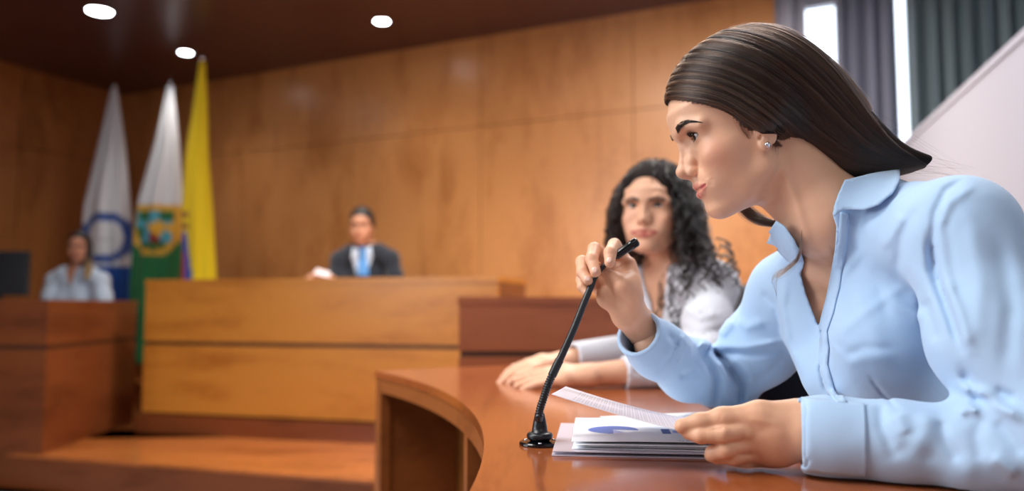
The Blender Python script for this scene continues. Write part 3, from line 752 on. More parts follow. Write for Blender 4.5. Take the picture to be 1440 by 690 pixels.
    Sh.path([D(1140, 270, 1.03), D(1163, 304, 1.02), NR, NR - UU * .03], [.0625, .064, .070, .076], .014)           # collar band
    Sh.path([D(1150, 395, 1.13), D(1160, 452, 1.105), D(1182, 520, 1.07), D(1215, 570, 1.06)], [.045, .052, .045, .05], .03)
    Sh.path([D(1235, 400, 1.02), D(1245, 470, .985), D(1250, 530, 1.01)], [.055, .058, .055], .04)
    Ru = [Rs, D(1070, 487, 1.24), D(1022, 538, 1.305)]
    Sh.path(Ru, [.055, .054, .046], .03)
    Sh.path([Ru[2], D(968, 520, 1.21), D(925, 492, 1.14), D(897, 468, 1.10)], [.046, .044, .038, .034], .02)
    eL = P(1490, 628, .765); eL[2] = .806
    Sh.path([Ls, D(1402, 478, .825), eL], [.057, .061, .052], .03)
    Sh.path([eL, P(1380, 630, .80), P(1260, 620, .835), P(1170, 613, .858), P(1127, 611, .868)], [.050, .040, .0375, .0375, .0372], .025)
    # folds drawn where the photo shows them
    Sh.strokes([
        ([(1352, 254), (1330, 268), (1315, 300), (1310, 350), (1322, 400)], -.004, 5), ([(1368, 262), (1335, 285), (1322, 320)], .003, 6),
        ([(1308, 330), (1312, 380), (1335, 440), (1352, 490)], -.009, 8), ([(1330, 390), (1348, 440), (1362, 490)], .006, 10),
        ([(1352, 518), (1374, 558), (1430, 570)], -.007, 8), ([(1362, 300), (1378, 400), (1370, 490)], .003, 14), ([(1402, 330), (1422, 430), (1414, 520)], -.004, 14), ([(1330, 300), (1338, 360), (1350, 430)], -.002, 8), ([(1180, 470), (1215, 440), (1270, 402)], .0016, 7), ([(1200, 340), (1235, 400), (1250, 450)], -.0016, 8), ([(1350, 540), (1385, 556), (1440, 590)], .009, 8), ([(1400, 548), (1430, 560)], -.005, 6),
        ([(1376, 580), (1362, 572), (1350, 583)], .006, 7), ([(1385, 585), (1372, 612), (1380, 650)], -.003, 10), ([(1400, 590), (1440, 640)], -.004, 10),
        ([(1238, 568), (1240, 600), (1256, 634)], -.004, 8), ([(1305, 580), (1300, 610), (1285, 645)], .004, 14), ([(1262, 580), (1275, 610)], .004, 12), ([(1322, 590), (1330, 620), (1350, 650)], -.004, 9),
        ([(1245, 642), (1275, 630), (1320, 645)], -.002, 9), ([(1395, 640), (1430, 670)], .005, 10),
        # far sleeve
        ([(1012, 472), (1030, 450)], .007, 8), ([(985, 482), (996, 490)], .006, 7), ([(957, 468), (948, 495), (926, 524)], -.0028, 2), ([(950, 466), (941, 492), (919, 520)], .0012, 4),
        ([(1000, 492), (1020, 508), (1042, 540), (1040, 570)], -.012, 5.5), ([(996, 486), (990, 500), (1005, 530), (1004, 575)], -.009, 5), ([(1008, 505), (1020, 530), (1022, 560)], .008, 6),
        ([(1010, 486), (1050, 488), (1098, 480)], .005, 5), ([(1012, 497), (1060, 498), (1100, 492)], -.004, 5), ([(1030, 500), (1060, 535)], .007, 8),
        ([(985, 480), (1000, 486)], .006, 6), ([(940, 468), (952, 485), (950, 512)], -.005, 5), ([(958, 470), (968, 490)], .005, 6), ([(1035, 452), (1050, 460), (1075, 452)], .004, 7),
        ([(955, 530), (985, 520)], -.004, 6), ([(1070, 410), (1090, 430), (1102, 470)], -.004, 6), ([(1060, 540), (1085, 520), (1100, 505)], -.003, 5),
        # body
        ([(1106, 395), (1100, 430), (1108, 480), (1125, 520)], .004, 6), ([(1200, 400), (1230, 470), (1240, 510)], .002, 14), ([(1190, 500), (1215, 488), (1260, 490)], -.0014, 6), ([(1190, 512), (1220, 502), (1260, 505)], .0015, 9),
        ([(1222, 528), (1240, 552), (1262, 575)], -.003, 2.5), ([(1290, 290), (1270, 330), (1262, 380)], -.003, 8), ([(1270, 300), (1240, 350)], .003, 9), ([(1300, 420), (1320, 480)], -.004, 9),
        ([(1250, 420), (1300, 450)], .002, 9), ([(1170, 420), (1190, 380), (1215, 350)], .002, 6),
    ], yr=(0, 1.45))
    # placket: a raised, folded band down the front and its dark edge
    pl = [(1192, 320), (1182, 365), (1174, 410), (1166, 440), (1158, 462), (1162, 480), (1160, 505), (1154, 520), (1160, 545), (1180, 572)]
    Sh.strokes([([(1172, 424), (1165, 445), (1157, 466), (1163, 484), (1160, 503), (1154, 520), (1161, 545), (1178, 566)], -.004, 3)], yr=(0, 1.12))
    # table keeps the sleeves from sinking
    Sh.op(lambda X, Y, Z: .7535 - Z + 0 * X + 0 * Y, (.2, .6, .7), (.62, 1.4, .77), .004, 'sub') if False else None
    TH = .0034 if not FASTDEV else .006
    Sh.d = np.abs(Sh.d + TH) - TH                                         # cloth is a shell round the body
    # neckline and cuffs cut open
    Vn = [(1084, 250), (1095, 305), (1112, 335), (1126, 352), (1131, 370), (1126, 385), (1133, 412), (1151, 460), (1160, 425), (1167, 390), (1174, 350), (1176, 318), (1170, 300), (1186, 262), (1182, 225), (1120, 200)]
    I = np.nonzero(np.abs(Sh.d) < .03); Q = np.stack([Sh.ax[i][I[i]] for i in range(3)], 1); px, py = proj(Q[:, 0], Q[:, 1], Q[:, 2]); poly = np.array(Vn, float)
    ins = np.zeros(len(px), bool); dd = np.full(len(px), 1e9)
    for i in range(len(poly)):
        a, b = poly[i], poly[(i + 1) % len(poly)]
        c_ = ((a[1] > py) != (b[1] > py)) & (px < (b[0] - a[0]) * (py - a[1]) / (b[1] - a[1] + 1e-9) + a[0]); ins ^= c_
        ab = b - a; t = np.clip(((px - a[0]) * ab[0] + (py - a[1]) * ab[1]) / (ab @ ab), 0, 1); dd = np.minimum(dd, np.hypot(px - a[0] - t * ab[0], py - a[1] - t * ab[1]))
    sgn = np.where(ins, -dd, dd) * .0009; sgn = np.where(Q[:, 1] > 1.10, .05, sgn)
    Sh.d[I] = np.maximum(Sh.d[I], -sgn)
    def cutplane(c, dv, r):
        Sh.op(lambda X, Y, Z: (X - c[0]) * dv[0] + (Y - c[1]) * dv[1] + (Z - c[2]) * dv[2], c - r, c + r, 0, 'sub')
    c0, c1 = D(897, 468, 1.10), D(925, 492, 1.14); cutplane(c0, (c1 - c0) / np.linalg.norm(c1 - c0), .05)
    c0, c1 = P(1127, 611, .868), P(1170, 613, .858); cutplane(c0, (c1 - c0) / np.linalg.norm(c1 - c0), .05)
    ct = T(0, 0, -.067); cutplane(ct, -AX[:, 2], .09)
    Vs, Fs = Sh.mesh(2); shirt = mesh_np('shirt', Vs, Fs, M_SHIRT, root); sb = bvh_of(Vs, Fs)
    CF = Field((.30, .86, .86), (.62, 1.26, 1.20), .004)
    CF.path([D(1119, 254, 1.03), D(1163, 304, 1.02), NR, NR - UU * .03], [.060, .067, .074, .080], .014); torso(CF, .006)
    vc, fc = CF.mesh(1); cb = bvh_of(vc, fc)
    patch('collar', [(1186, 256), (1205, 252), (1235, 247), (1264, 243), (1266, 256), (1258, 276), (1242, 292), (1222, 299), (1200, 297), (1184, 296), (1172, 304), (1172, 292), (1177, 276)], cb, .006, .002, M_SHIRT, shirt, 4, 1.0,
          curl=lambda x, y: .005 + .006 * max(0, (y - 270) / 30))
    patch('collar', [(1096, 309), (1108, 318), (1120, 336), (1127, 352), (1129, 362), (1118, 366), (1104, 358), (1088, 345), (1078, 342), (1084, 328)], cb, .006, .002, M_SHIRT, shirt, 4, 1.08)
    patch('placket', [(1181, 298), (1179, 340), (1170, 395), (1153, 461), (1155, 485), (1152, 510), (1160, 545), (1177, 568), (1192, 568), (1174, 545), (1165, 512), (1167, 490), (1164, 466), (1173, 440), (1181, 405), (1190, 350), (1194, 300)], sb, .0024, .0018, M_SHIRT, shirt, 4, 1.0)
    patch('cuff', [(1124, 560), (1150, 562), (1180, 565), (1216, 569), (1218, 600), (1219, 640), (1218, 668), (1180, 665), (1130, 660), (1125, 630), (1122, 600)], sb, .0022, .002, M_SHIRT, shirt, 4, .86)
    # legs under the desk
    Tr = Field((.40, .70, .0), (1.06, 1.30, .64), .008)
    Tr.ell(PEL + (.02, 0, -.02), (.14, .18, .11), .03)
    for g_ in (-1, 1):
        hp = PEL + (0, .09 * g_, -.04); kn = np.array([.42 + .02, 1.0 + .11 * g_, .50]); an = np.array([.50, 1.0 + .10 * g_, .10])
        hp[2] = .53
        Tr.path([hp, kn, an, an + (-.0, 0, -.03)], [.085, .062, .042, .04], .03); Tr.path([an + (0, 0, -.055), an + (-.04, 0, -.06)], [.036, .03], .02)
    v, f = Tr.mesh(); mesh_np('trousers', v, f, M_TROUS, root)
    return dict(root=root, fr=fr)
# ------------------------------------------------------------------ room shell
TB = .475
def back(px):          # depth of the back wall line at a pixel column
    d = 5.9 / (1 + TB * (px - 720) / FPX); return np.array([(px - 720) / FPX * d, d])
def backX(X): return np.array([X, 5.9 - TB * X])
UB = np.array([1, -TB]); UB /= np.linalg.norm(UB); NB = np.array([-UB[1], UB[0]])   # along the wall / away from the room
ZC = 3.0
cornL = back(165); LD = -NB                                  # left wall runs back towards the camera
def wallbox(name, p0, p1, z0, z1, th, mat, side=1, seams=None, zs=None):
    """wall board between plan points, thickness away from the room; seams split it into panels"""
    p0 = np.array(p0); p1 = np.array(p1); L = np.linalg.norm(p1 - p0); u = (p1 - p0) / L; n = np.array([-u[1], u[0]]) * side
    M = Matrix(((u[0], n[0], 0, p0[0]), (u[1], n[1], 0, p0[1]), (0, 0, 1, 0), (0, 0, 0, 1)))
    bm = bmesh.new()
    if seams is None: add_box(bm, (0, 0, z0), (L, th, z1), M)
    else:
        S = [0] + [s for s in seams if 0 < s < L] + [L]; Z = [z0] + (zs or []) + [z1]; g = .0028
        for a, b in zip(S, S[1:]):
            for c, e in zip(Z, Z[1:]): add_box(bm, (a + g, .0, c + (g if c > z0 else 0)), (b - g, th * .5, e - (g if e < z1 else 0)), M)
        add_box(bm, (0, th * .5, z0), (L, th, z1), M)
    o = bm_link(name, bm, mat); return tag(o, kind='structure')
def build_room():
    bR = back(1103)
    L = np.linalg.norm(bR - cornL)
    seams = [np.linalg.norm(backX(x) - cornL) for x in (-3.51, -2.42, -1.33, -.24, .85)]
    wallbox('wall_back', cornL - UB * 0, bR, 0, ZC, .12, M_WALL, 1, seams, [2.3])
    lw = cornL + LD * 9.2
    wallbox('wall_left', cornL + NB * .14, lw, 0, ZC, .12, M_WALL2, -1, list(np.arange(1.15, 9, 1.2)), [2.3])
    # window end of the room: same line as the wood wall, then the right-hand wall
    cR = back(1103) + UB * 3.0
    fl = [cornL, bR, cR, cR + LD * 8.5, lw]
    prism('floor', [p * 1.0 for p in [cornL + (-.3, .3), cR + (.4, .3), cR + LD * 9.5 + (.4, 0), lw + (-.4, -.8)]], -.1, 0, M_CARPET, bevel=0)['kind'] = 'structure'
    prism('ceiling', [p * 1.0 for p in [cornL + (-.3, .3), cR + (.4, .3), cR + LD * 9.5 + (.4, 0), lw + (-.4, -.8)]], ZC, ZC + .1, M_CEIL, bevel=0)['kind'] = 'structure'
    wallbox('wall_right', cR, cR + LD * 9, 0, ZC, .12, M_WHITE, 1)
    wallbox('wall_front', lw, cR + LD * 9.0, 0, ZC, .12, M_WHITE, -1)
    # window behind the curtains
    p0, p1 = bR + NB * .16, cR + NB * .16
    u = UB; Mw = Matrix(((u[0], NB[0], 0, p0[0]), (u[1], NB[1], 0, p0[1]), (0, 0, 1, 0), (0, 0, 0, 1)))
    wl = np.linalg.norm(p1 - p0)
    bm = bmesh.new()
    for a, b, c, d in ((0, wl, 0, .35), (0, wl, 2.9, 3.0)): add_box(bm, (a, 0, c), (b, .06, d), Mw)
    for a in np.linspace(0, wl - .05, 4): add_box(bm, (a, 0, .35), (a + .05, .06, 2.9), Mw)
    w = bm_link('window_1', bm, plain('window frame metal', lin(190, 192, 198), .4), bevel=.004); tag(w, kind='structure')
    gm, nt, b = mat_new('window glass'); sety(b, Base_Color=(1, 1, 1), Roughness=.0); b.inputs['Transmission Weight'].default_value = 1; b.inputs['IOR'].default_value = 1.02
    box('pane', (0, .028, .35), (wl, .032, 2.9), gm, w, Mw, bevel=0)
    # platforms
    pf = [(-6.0, 5.1), (-2.64, 4.20), (-.61, 3.55), (-.30, 3.72), (2.6, 3.72), backX(2.0) - NB * .02, cornL - NB * .02 + UB * .0, (-6.4, 8.2)]
    a = prism('platform', [PPX(0, 637) if False else np.array(p) for p in [(-5.2, 5.02)] + pf[1:6] + [cornL - NB * .01 + LD * 0, cornL + LD * 3.6]], 0, .17, M_STEP, bevel=.006); a['kind'] = 'structure'
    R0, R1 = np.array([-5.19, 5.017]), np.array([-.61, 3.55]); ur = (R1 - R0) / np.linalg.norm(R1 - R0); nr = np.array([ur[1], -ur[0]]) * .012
    prism('riser_shade_1', [R0 + nr * 1.05, R1 + nr * 1.05, R1 + nr * .05, R0 + nr * .05], .001, .158, M_RED2, bevel=.002)['kind'] = 'structure'  # added board, same step wood with the riser's shade put into its colour
    j0, j1 = np.array([-2.28, 4.9]), np.array([-.05, 4.3]); v = np.array([.27, .963])
    b_ = prism('platform', [j0 + v * .25, j1 + v * .25 + (0.0, 0), backX(1.6) - NB * .02, cornL - NB * .02 + UB * .02], .17, .34, M_STEP, bevel=.004); b_['kind'] = 'structure'
def bench(name, p0, p1, depth, z0, z1, zg, mt, label, back_dir=None, kick=0.0, cat='desk', matside=None, endz=None):
    """panelled desk: front from p0 to p1 (plan), body going back by depth"""
    p0 = np.array(p0); p1 = np.array(p1); u = (p1 - p0); L = np.linalg.norm(u); u /= L
    n = np.array([-u[1], u[0]]) if back_dir is None else np.array(back_dir) / np.linalg.norm(back_dir)
    root = empty(name, (*((p0 + p1) / 2 + n * depth / 2), z0), label, cat)
    q = lambda s, t: p0 + u * s + n * t
    def pr(nm, s0, s1, t0, t1, a, b, m, bev=.004): return prism(nm, [q(s0, t0), q(s1, t0), q(s1, t1), q(s0, t1)], a, b, m, root, bev)
    g = .012
    base = z0 + kick
    if kick:
        pr('plinth', -.02, L + .0, -.03, depth, z0, base - .012, M_RED2)
    lo = pr('lower_panel', 0, L, 0, .03, base, zg - g, mt)
    up = pr('upper_panel', 0, L, 0, .03, zg + g, z1 - .03, mt)
    pr('groove', .006, L - .006, .012, .035, base, z1 - .03, M_GROOVE)
    pr('worktop', -.004, L + .004, -.004, depth, z1 - .03, z1, mt)
    for s0, s1 in ((0, .03), (L - .03, L)):
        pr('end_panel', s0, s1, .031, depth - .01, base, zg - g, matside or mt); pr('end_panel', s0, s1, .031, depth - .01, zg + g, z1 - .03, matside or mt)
        pr('groove', s0 + .004, s1 - .004, .031, depth - .02, zg - g, zg + g, M_GROOVE)
    pr('back_board', .031, L - .031, depth - .12, depth - .10, base, z1 - .031, mt)
    return root
def build_desks():
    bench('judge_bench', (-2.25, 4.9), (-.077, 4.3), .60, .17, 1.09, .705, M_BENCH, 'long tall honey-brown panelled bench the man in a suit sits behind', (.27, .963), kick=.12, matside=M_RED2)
    bench('side_desk', (-3.75, 4.36), (-2.41, 4.15), 1.17, .17, .963, .715, M_RED2, 'dark brown panelled desk in front of the woman with long hair and the monitor', (-.085, 1.17))
    bench('witness_desk', (-.206, 3.10), (.95, 3.10), .45, 0, .965, .745, M_RED, 'plain reddish-brown panelled desk behind the curved counter', (0, 1))
# curved counter -----------------------------------------------------------
CC = np.array([-2.52, .97]); RI, RO = 2.485, 3.03
def arc(r, a0, a1, n): return [CC + r * np.array([math.cos(a), math.sin(a)]) for a in np.linspace(a0, a1, n)]
def build_counter():
    root = empty('curved_counter', (.15, .97, 0), 'long curved glossy wooden counter both seated women lean on', 'counter')
    a_end = math.asin((2.235 - .97) / RI)
    # far end cut parallel to the picture's far edge
    def sector(nm, r0, r1, a0, a1, z0, z1, m, n=40, bev=.002, cut=None):
        A = arc(r0, a0, a1, n); B = arc(r1, a0, a1, n)
        return prism(nm, A + B[::-1], z0, z1, m, root, bev)
    am = math.asin((1.48 - .97) / RI)
    def endpts(r0, r1, a0, n=40):
        A = arc(r0, a0, a_end, n); B = arc(r1, a0, a_end, n)
        return A, B
    sector('worktop', RI, RO, am + .0006, a_end, .732, .75, M_TOP)
    sector('worktop', RI, RO, -.62, am - .0006, .732, .75, M_TOP)
    sector('apron', RI + .004, RI + .03, -.62, a_end, .694, .7318, M_APRON)
    sector('back_panel', RO - .30, RO - .28, -.62, a_end, .02, .7315, M_DARKIN)
    for a in (a_end - .008, am, am - .5, am - .95):
        da = .0115 / RI * 1.0
        u = np.array([math.cos(a), math.sin(a)]); t = np.array([-u[1], u[0]])
        pts = [CC + u * (RI + .002) - t * .011, CC + u * (RO - .303) - t * .011, CC + u * (RO - .303) + t * .011, CC + u * (RI + .002) + t * .011]
        if a < a_end - .1: pts = [CC + u * (RI + .031) - t * .013, CC + u * (RO - .303) - t * .013, CC + u * (RO - .303) + t * .013, CC + u * (RI + .031) + t * .013]
        prism('divider', pts, 0, .7315, M_APRON, root, .002)
        pts = [CC + u * (RI + .003) - t * .02, CC + u * (RI + .0305) - t * .02, CC + u * (RI + .0305) + t * .02, CC + u * (RI + .003) + t * .02]
        prism('post', pts, 0, .6938, M_APRON, root, .002)
    tag(root)
# ------------------------------------------------------------------ ceiling lamps, curtains, partition
def emis(name, c, s):
    m, nt, b = mat_new(name); b.inputs['Base Color'].default_value = (1, 1, 1, 1); b.inputs['Emission Color'].default_value = (*c, 1); b.inputs['Emission Strength'].default_value = s; return m
M_LAMP = emis('lamp disc', (.85, .93, 1), 30)
def lamp(x, y, r, label, power):
    root = empty('ceiling_light', (x, y, ZC), label, 'ceiling light', 'round recessed ceiling lights')
    bm = bmesh.new(); add_lathe(bm, [(r * .9, 0), (r * 1.12, 0), (r * 1.15, -.006), (r * 1.0, -.010), (r * .9, -.004)], (x, y, ZC), 32)
    bm_link('trim_ring', bm, M_METAL, root, smooth=False)
    bm = bmesh.new(); add_lathe(bm, [(.001, -.0045), (r * .9, -.0045), (r * .9, -.007), (.001, -.0085)], (x, y, ZC), 32)
    bm_link('lamp_disc', bm, M_LAMP, root)
    l = bpy.data.lights.new('downlight', 'SPOT'); l.energy = power; l.spot_size = math.radians(120); l.spot_blend = .8; l.shadow_soft_size = r; l.color = (1, .93, .84)
    o = bpy.data.objects.new('downlight', l); COL.objects.link(o); o.location = (x, y, ZC - .03)
def curtain(px0, px1, mat, label, folds, off=.06):
    a, b = back(px0) - NB * off, back(px1) - NB * off; L = np.linalg.norm(b - a); n = max(12, int(L / .006)); root = None
    V = []; F = []; zs = np.linspace(.03, 2.93, 12); ph = RNG.random() * 6
    for z in zs:
        for i in range(n):
            s = i / (n - 1); w = .035 * math.sin(2 * math.pi * folds * s + ph + .15 * math.sin(z)) + .014 * math.sin(2 * math.pi * folds * 2.3 * s + 1 + .3 * z)
            p = a + (b - a) * s - NB * w; V.append((p[0], p[1], z))
    for j in range(len(zs) - 1):
        for i in range(n - 1): F.append((j * n + i, j * n + i + 1, (j + 1) * n + i + 1, (j + 1) * n + i))
    o = mesh_np('curtain', V, F, mat); sd = o.modifiers.new('thickness', 'SOLIDIFY'); sd.thickness = .003
    return tag(o, label, 'curtain', 'long curtains at the window')
def build_fixtures():
    for (px, py, r, lb) in ((140, 15, .088, 'largest round ceiling light, nearest to the camera above the white flags'), (261, 73, .055, 'small round ceiling light beside the tip of the yellow flag'),
                            (537, 29, .055, 'small round ceiling light above the man in the suit')):
        p = PZ(px, py, ZC); lamp(p[0], p[1], r, lb, 18)
    lamp(-.9, 4.55, .06, 'round ceiling light out over the long bench', 150); lamp(.7, 3.9, .06, 'round ceiling light out over the reddish desk', 150)
    cm = fabric('grey curtain', lin(124, 128, 146), .7, 500, .2); cl = fabric('pale grey curtain', lin(180, 178, 192), .8, 500, .2); cg = fabric('green grey curtain', lin(104, 120, 126), .45, 500, .2)
    curtain(1101, 1144, cl, 'pale grey narrow curtain next to the wooden wall', 1.5)
    curtain(1186, 1273, cm, 'grey pleated curtain between the wide and the thin strips of daylight', 4)
    curtain(1287, 1500, cg, 'dark green-grey pleated curtain above the white partition', 8)
    bm = bmesh.new()
    a, b = back(1090) - NB * .05, back(1600) - NB * .05
    V, F = tube_np([(*a, 2.95), (*b, 2.95)], .014, 12); vs = [bm.verts.new(v) for v in V]
    for f in F: bm.faces.new([vs[i] for i in dict.fromkeys(f)])
    tag(bm_link('curtain_rail', bm, M_METAL, smooth=True), 'straight metal rail the grey curtains hang from', 'curtain rail')
    # white partition behind the speaker
    p0, p1 = np.array([2.30, 4.86]), np.array([1.27, 1.05])
    u = (p1 - p0) / np.linalg.norm(p1 - p0); n = np.array([-u[1], u[0]])
    pr = empty('partition', (*((p0 + p1) / 2), 0), 'smooth white half-height partition behind the leaning woman', 'partition')
    M_PART = plain('lilac white laminate', lin(176, 176, 188), .5)
    prism('panel', [p0, p1, p1 + n * .09, p0 + n * .09], 0, 1.80, M_PART, pr, .004)
    prism('cap_rail', [p0 - n * .006, p1 - n * .006, p1 + n * .096, p0 + n * .096], 1.8005, 1.83, M_PART, pr, .004)
def area(name, loc, tgt, size, power, col=(1, 1, 1)):
    l = bpy.data.lights.new(name, 'AREA'); l.shape = 'RECTANGLE'; l.size, l.size_y = size; l.energy = power; l.color = col
    o = bpy.data.objects.new(name, l); COL.objects.link(o); o.location = loc
    o.rotation_euler = (Vector(tgt) - Vector(loc)).to_track_quat('-Z', 'Y').to_euler(); return o
def build_light():
    w = bpy.data.worlds.new('world'); SC.world = w; w.use_nodes = True; nt = w.node_tree; bg = nt.nodes['Background']
    bg.inputs['Color'].default_value = (.78, .88, 1, 1); bg.inputs['Strength'].default_value = 3.0
    # area lights added below the ceiling as fill; no panels stand there
    area('added_ceiling_fill', (-1.7, .9, 2.94), (-1.7, .9, 0), (1.6, 1.6), 92, (1, .97, .94))
    area('added_ceiling_fill', (.2, -1.0, 2.94), (.2, -1.0, 0), (1.4, 1.2), 20, (1, .98, .96))
    area('added_ceiling_fill', (.4, 3.6, 2.94), (.4, 3.6, 0), (1.8, .7), 70, (1, .93, .84))
    area('added_ceiling_fill', (.9, 1.9, 2.94), (.9, 1.9, 0), (.8, .8), 28, (.97, .97, 1))
    area('added_side_fill', (-3.3, .7, 1.9), (.3, 1.0, 1.1), (1.8, 1.5), 75, (.88, .94, 1))  # cool fill added from the left for her face; no window on that side
# ------------------------------------------------------------------ desk microphone and papers
def build_mic():
    b0 = PZ(759, 625, .75)
    root = empty('desk_microphone', tuple(b0), 'black gooseneck microphone standing on the curved counter, its tip held in a hand', 'microphone')
    bm = bmesh.new(); add_lathe(bm, [(.0262, 0), (.0268, .001), (.0268, .0032), (.0255, .0046), (.015, .0052)], b0, 48); base = bm_link('base', bm, M_MICG, root, smooth=False, bevel=0)
    for a in (.5, 2.6, 4.7):
        bm = bmesh.new(); add_lathe(bm, [(.0025, 0), (.0025, .001), (.0012, .0014)], (b0[0] + .021 * math.cos(a), b0[1] + .021 * math.sin(a), b0[2] + .0047), 12)
        bm_link('screw', bm, M_METAL, base, smooth=True)
    bm = bmesh.new()
    prof = [(.0125, .005)] + [(.0135 + .0036 * math.sin(t), .0115 - .0045 * math.cos(t)) for t in np.linspace(0, math.pi, 9)] + [(.0105, .0165), (.0095, .024), (.0075, .034), (.0062, .040), (.0058, .0405)]
    add_lathe(bm, prof, b0, 40); bm_link('collar_boot', bm, M_MIC, root, smooth=True)
    top = b0 + np.array([0, 0, .0405])
    raw = [top - (0, 0, .002), P(757.5, 588, 1.030), P(759.5, 575, 1.032), P(764, 561, 1.034), P(771.5, 539, 1.039), P(780, 520, 1.043), P(793, 493, 1.049), P(806, 464, 1.055), P(818, 434, 1.062), P(829, 407, 1.068), P(837, 390, 1.071), P(846, 377, 1.073), P(857, 366, 1.073), P(870, 357.5, 1.073)]
    q = crom(raw, 420); n1 = 130
    r = .0050 + .0006 * (np.sin(np.arange(n1) * 2 * math.pi / 5.0))
    tube('gooseneck_ribs', q[:n1], r, M_MIC, root, 16)
    z = P(793, 484, 1.05)[2]
    n2 = 136; tube('gooseneck_sleeve', q[n1 - 4:n2 + 26], .0057, M_MIC, root, 18)
    rr = np.interp(np.arange(n2 + 20, 420), [n2 + 20, 330, 345, 419], [.0049, .0045, .0034, .0032]); tube('stem', q[n2 + 20:], rr, M_MIC, root, 16)
    c = crom([P(865, 361, 1.073), P(880, 350, 1.073), P(897, 338.5, 1.073)], 40)
    rc = np.interp(np.arange(40), [0, 2, 26, 27.5, 36, 38, 39], [.0042, .0054, .0060, .0066, .0066, .0055, .0035]); cap = tube('capsule', c, rc, M_MICG, root, 24)
def sheet_mesh(name, A, B, C, D, nx, ny, paint, mat, label, cat='paper', group=None, wave=None):
    """A front-left, B back-left, C back-right, D front-right"""
    A, B, C, D = map(np.array, (A, B, C, D)); V = []; K = []
    for j in range(ny + 1):
        for i in range(nx + 1):
            u, v = i / nx, j / ny; p = (A * (1 - u) + D * u) * (1 - v) + (B * (1 - u) + C * u) * v
            if wave: p = p + np.array([0, 0, wave(u, v)])
            V.append(p); K.append(paint(u, v))
    F = [(j * (nx + 1) + i, j * (nx + 1) + i + 1, (j + 1) * (nx + 1) + i + 1, (j + 1) * (nx + 1) + i) for j in range(ny) for i in range(nx)]
    o = mesh_np(name, V, F, mat, None, K); s = o.modifiers.new('thickness', 'SOLIDIFY'); s.thickness = .00025; s.offset = -1
    return tag(o, label, cat, group)
def build_papers():
    m, nt, b = mat_new('printed paper'); at = nt.nodes.new('ShaderNodeAttribute'); at.attribute_name = 'Col'; nt.links.new(at.outputs['Color'], b.inputs['Base Color']); sety(b, Roughness=.6)
    W = np.array(lin(240, 243, 248)); BL = np.array(lin(56, 96, 190)); LB = np.array(lin(150, 160, 225)); DB = np.array(lin(30, 70, 150)); GR = np.array(lin(150, 155, 165))
    def quad(c, ang, w, d, z):
        c = np.array(c); e = np.array([math.cos(ang), math.sin(ang)]) * w / 2; f = np.array([-math.sin(ang), math.cos(ang)]) * d / 2
        return [(*(c - e - f), z), (*(c - e + f), z), (*(c + e + f), z), (*(c + e - f), z)]
    gm, nt, bb = mat_new('clear plastic'); sety(bb, Base_Color=lin(236, 232, 244), Roughness=.22); bb.inputs['Transmission Weight'].default_value = .35; bb.inputs['IOR'].default_value = 1.3
    a = math.radians(-6); fc = np.array([.215, 1.075])
    root = empty('document_folder', (*fc, .75), 'clear plastic folder lying flat under the printed sheets', 'folder')
    for z, nm, w, d in ((.7503, 'lower_cover', .312, .236), (.7548, 'upper_cover', .310, .232)):
        q = quad(fc, a, w, d, 0); prism(nm, [p[:2] for p in q], z, z + .0010, gm, root, 0)
    q = quad(fc, a, .004, .23, 0); e = np.array([math.cos(a), math.sin(a)]) * .152
    q = quad(fc + e, a, .004, .232, 0); prism('spine', [p[:2] for p in q], .7514, .7547, gm, root, 0)
    white = lambda u, v: W
    names = ['thin white sheet lowest in the stack on the clear folder', 'white sheet second from the bottom of the stack', 'white sheet in the middle of the stack', 'white sheet just below the two printed ones in the stack']
    zz = .7562
    for i in range(4):
        c = np.array([.224, 1.075]) + RNG.normal(size=2) * .003; Q = quad(c, a + RNG.normal() * .025, .272, .208, zz)
        sheet_mesh('paper_sheet', *Q, 20, 16, white, m, names[i], 'paper', 'sheets stacked on the folder', wave=lambda u, v, k=i: .0004 * math.sin(3 * u + k) * math.sin(2 * v + k) + .0004); zz += .0019
    def textp(u, v):
        if .12 < v < .9 and .08 < u < .92 and (v * 34) % 1 < .35 and (math.sin(u * 300 + v * 911) > -.5): return GR
        return W
    sheet_mesh('paper_sheet', *quad((.285, 1.165), math.radians(17), .262, .190, zz), 130, 170, textp, m, 'white sheet with lines of text sticking out behind the chart sheet', 'paper', 'sheets stacked on the folder'); zz += .0016
    Q = quad((.222, 1.075), a, .279, .205, zz)
    A_ = np.array(Q[0][:2]); ex = np.array(Q[3][:2]) - A_; ey = np.array(Q[1][:2]) - A_; w, d = np.linalg.norm(ex), np.linalg.norm(ey); ex /= w; ey /= d
    def loc(px, py): p = PZ(px, py, zz)[:2] - A_; return np.array([p @ ex, p @ ey])
    pc = loc(862, 604.5); bs = loc(936, 607.5); b2 = loc(949, 608)
    def chart(u, v):
        x, y = u * w, v * d; dx, dy = x - pc[0], y - pc[1]; r = math.hypot(dx, dy)
        if r < .033:
            an = math.degrees(math.atan2(dy, dx)) % 360
            if 305 < an < 350: return W
            if 270 < an <= 305: return LB if r < .025 else W
            return BL
        if abs(x - bs[0]) < .0055 and abs(y - bs[1]) < .020: return DB
        if abs(x - b2[0]) < .0035 and abs(y - b2[1]) < .010: return LB * .9
        if y < .012 and x > .13 and (x * 260) % 1 < .35 and y > .007: return GR
        if .195 < x < .26 and y > .05 and (y * 120) % 1 < .3 and math.sin(x * 900) > -.4: return GR
        return W
    sheet_mesh('paper_sheet', *Q, 200, 150, chart, m, 'sheet printed with a big blue pie chart on top of the stack', 'paper', 'sheets stacked on the folder', wave=lambda u, v: .0012 * (1 - math.cos(min(u, .35) / .35 * math.pi)) * .5 * (1 if u < .35 else 1))
    LIL = np.array(lin(222, 212, 220))
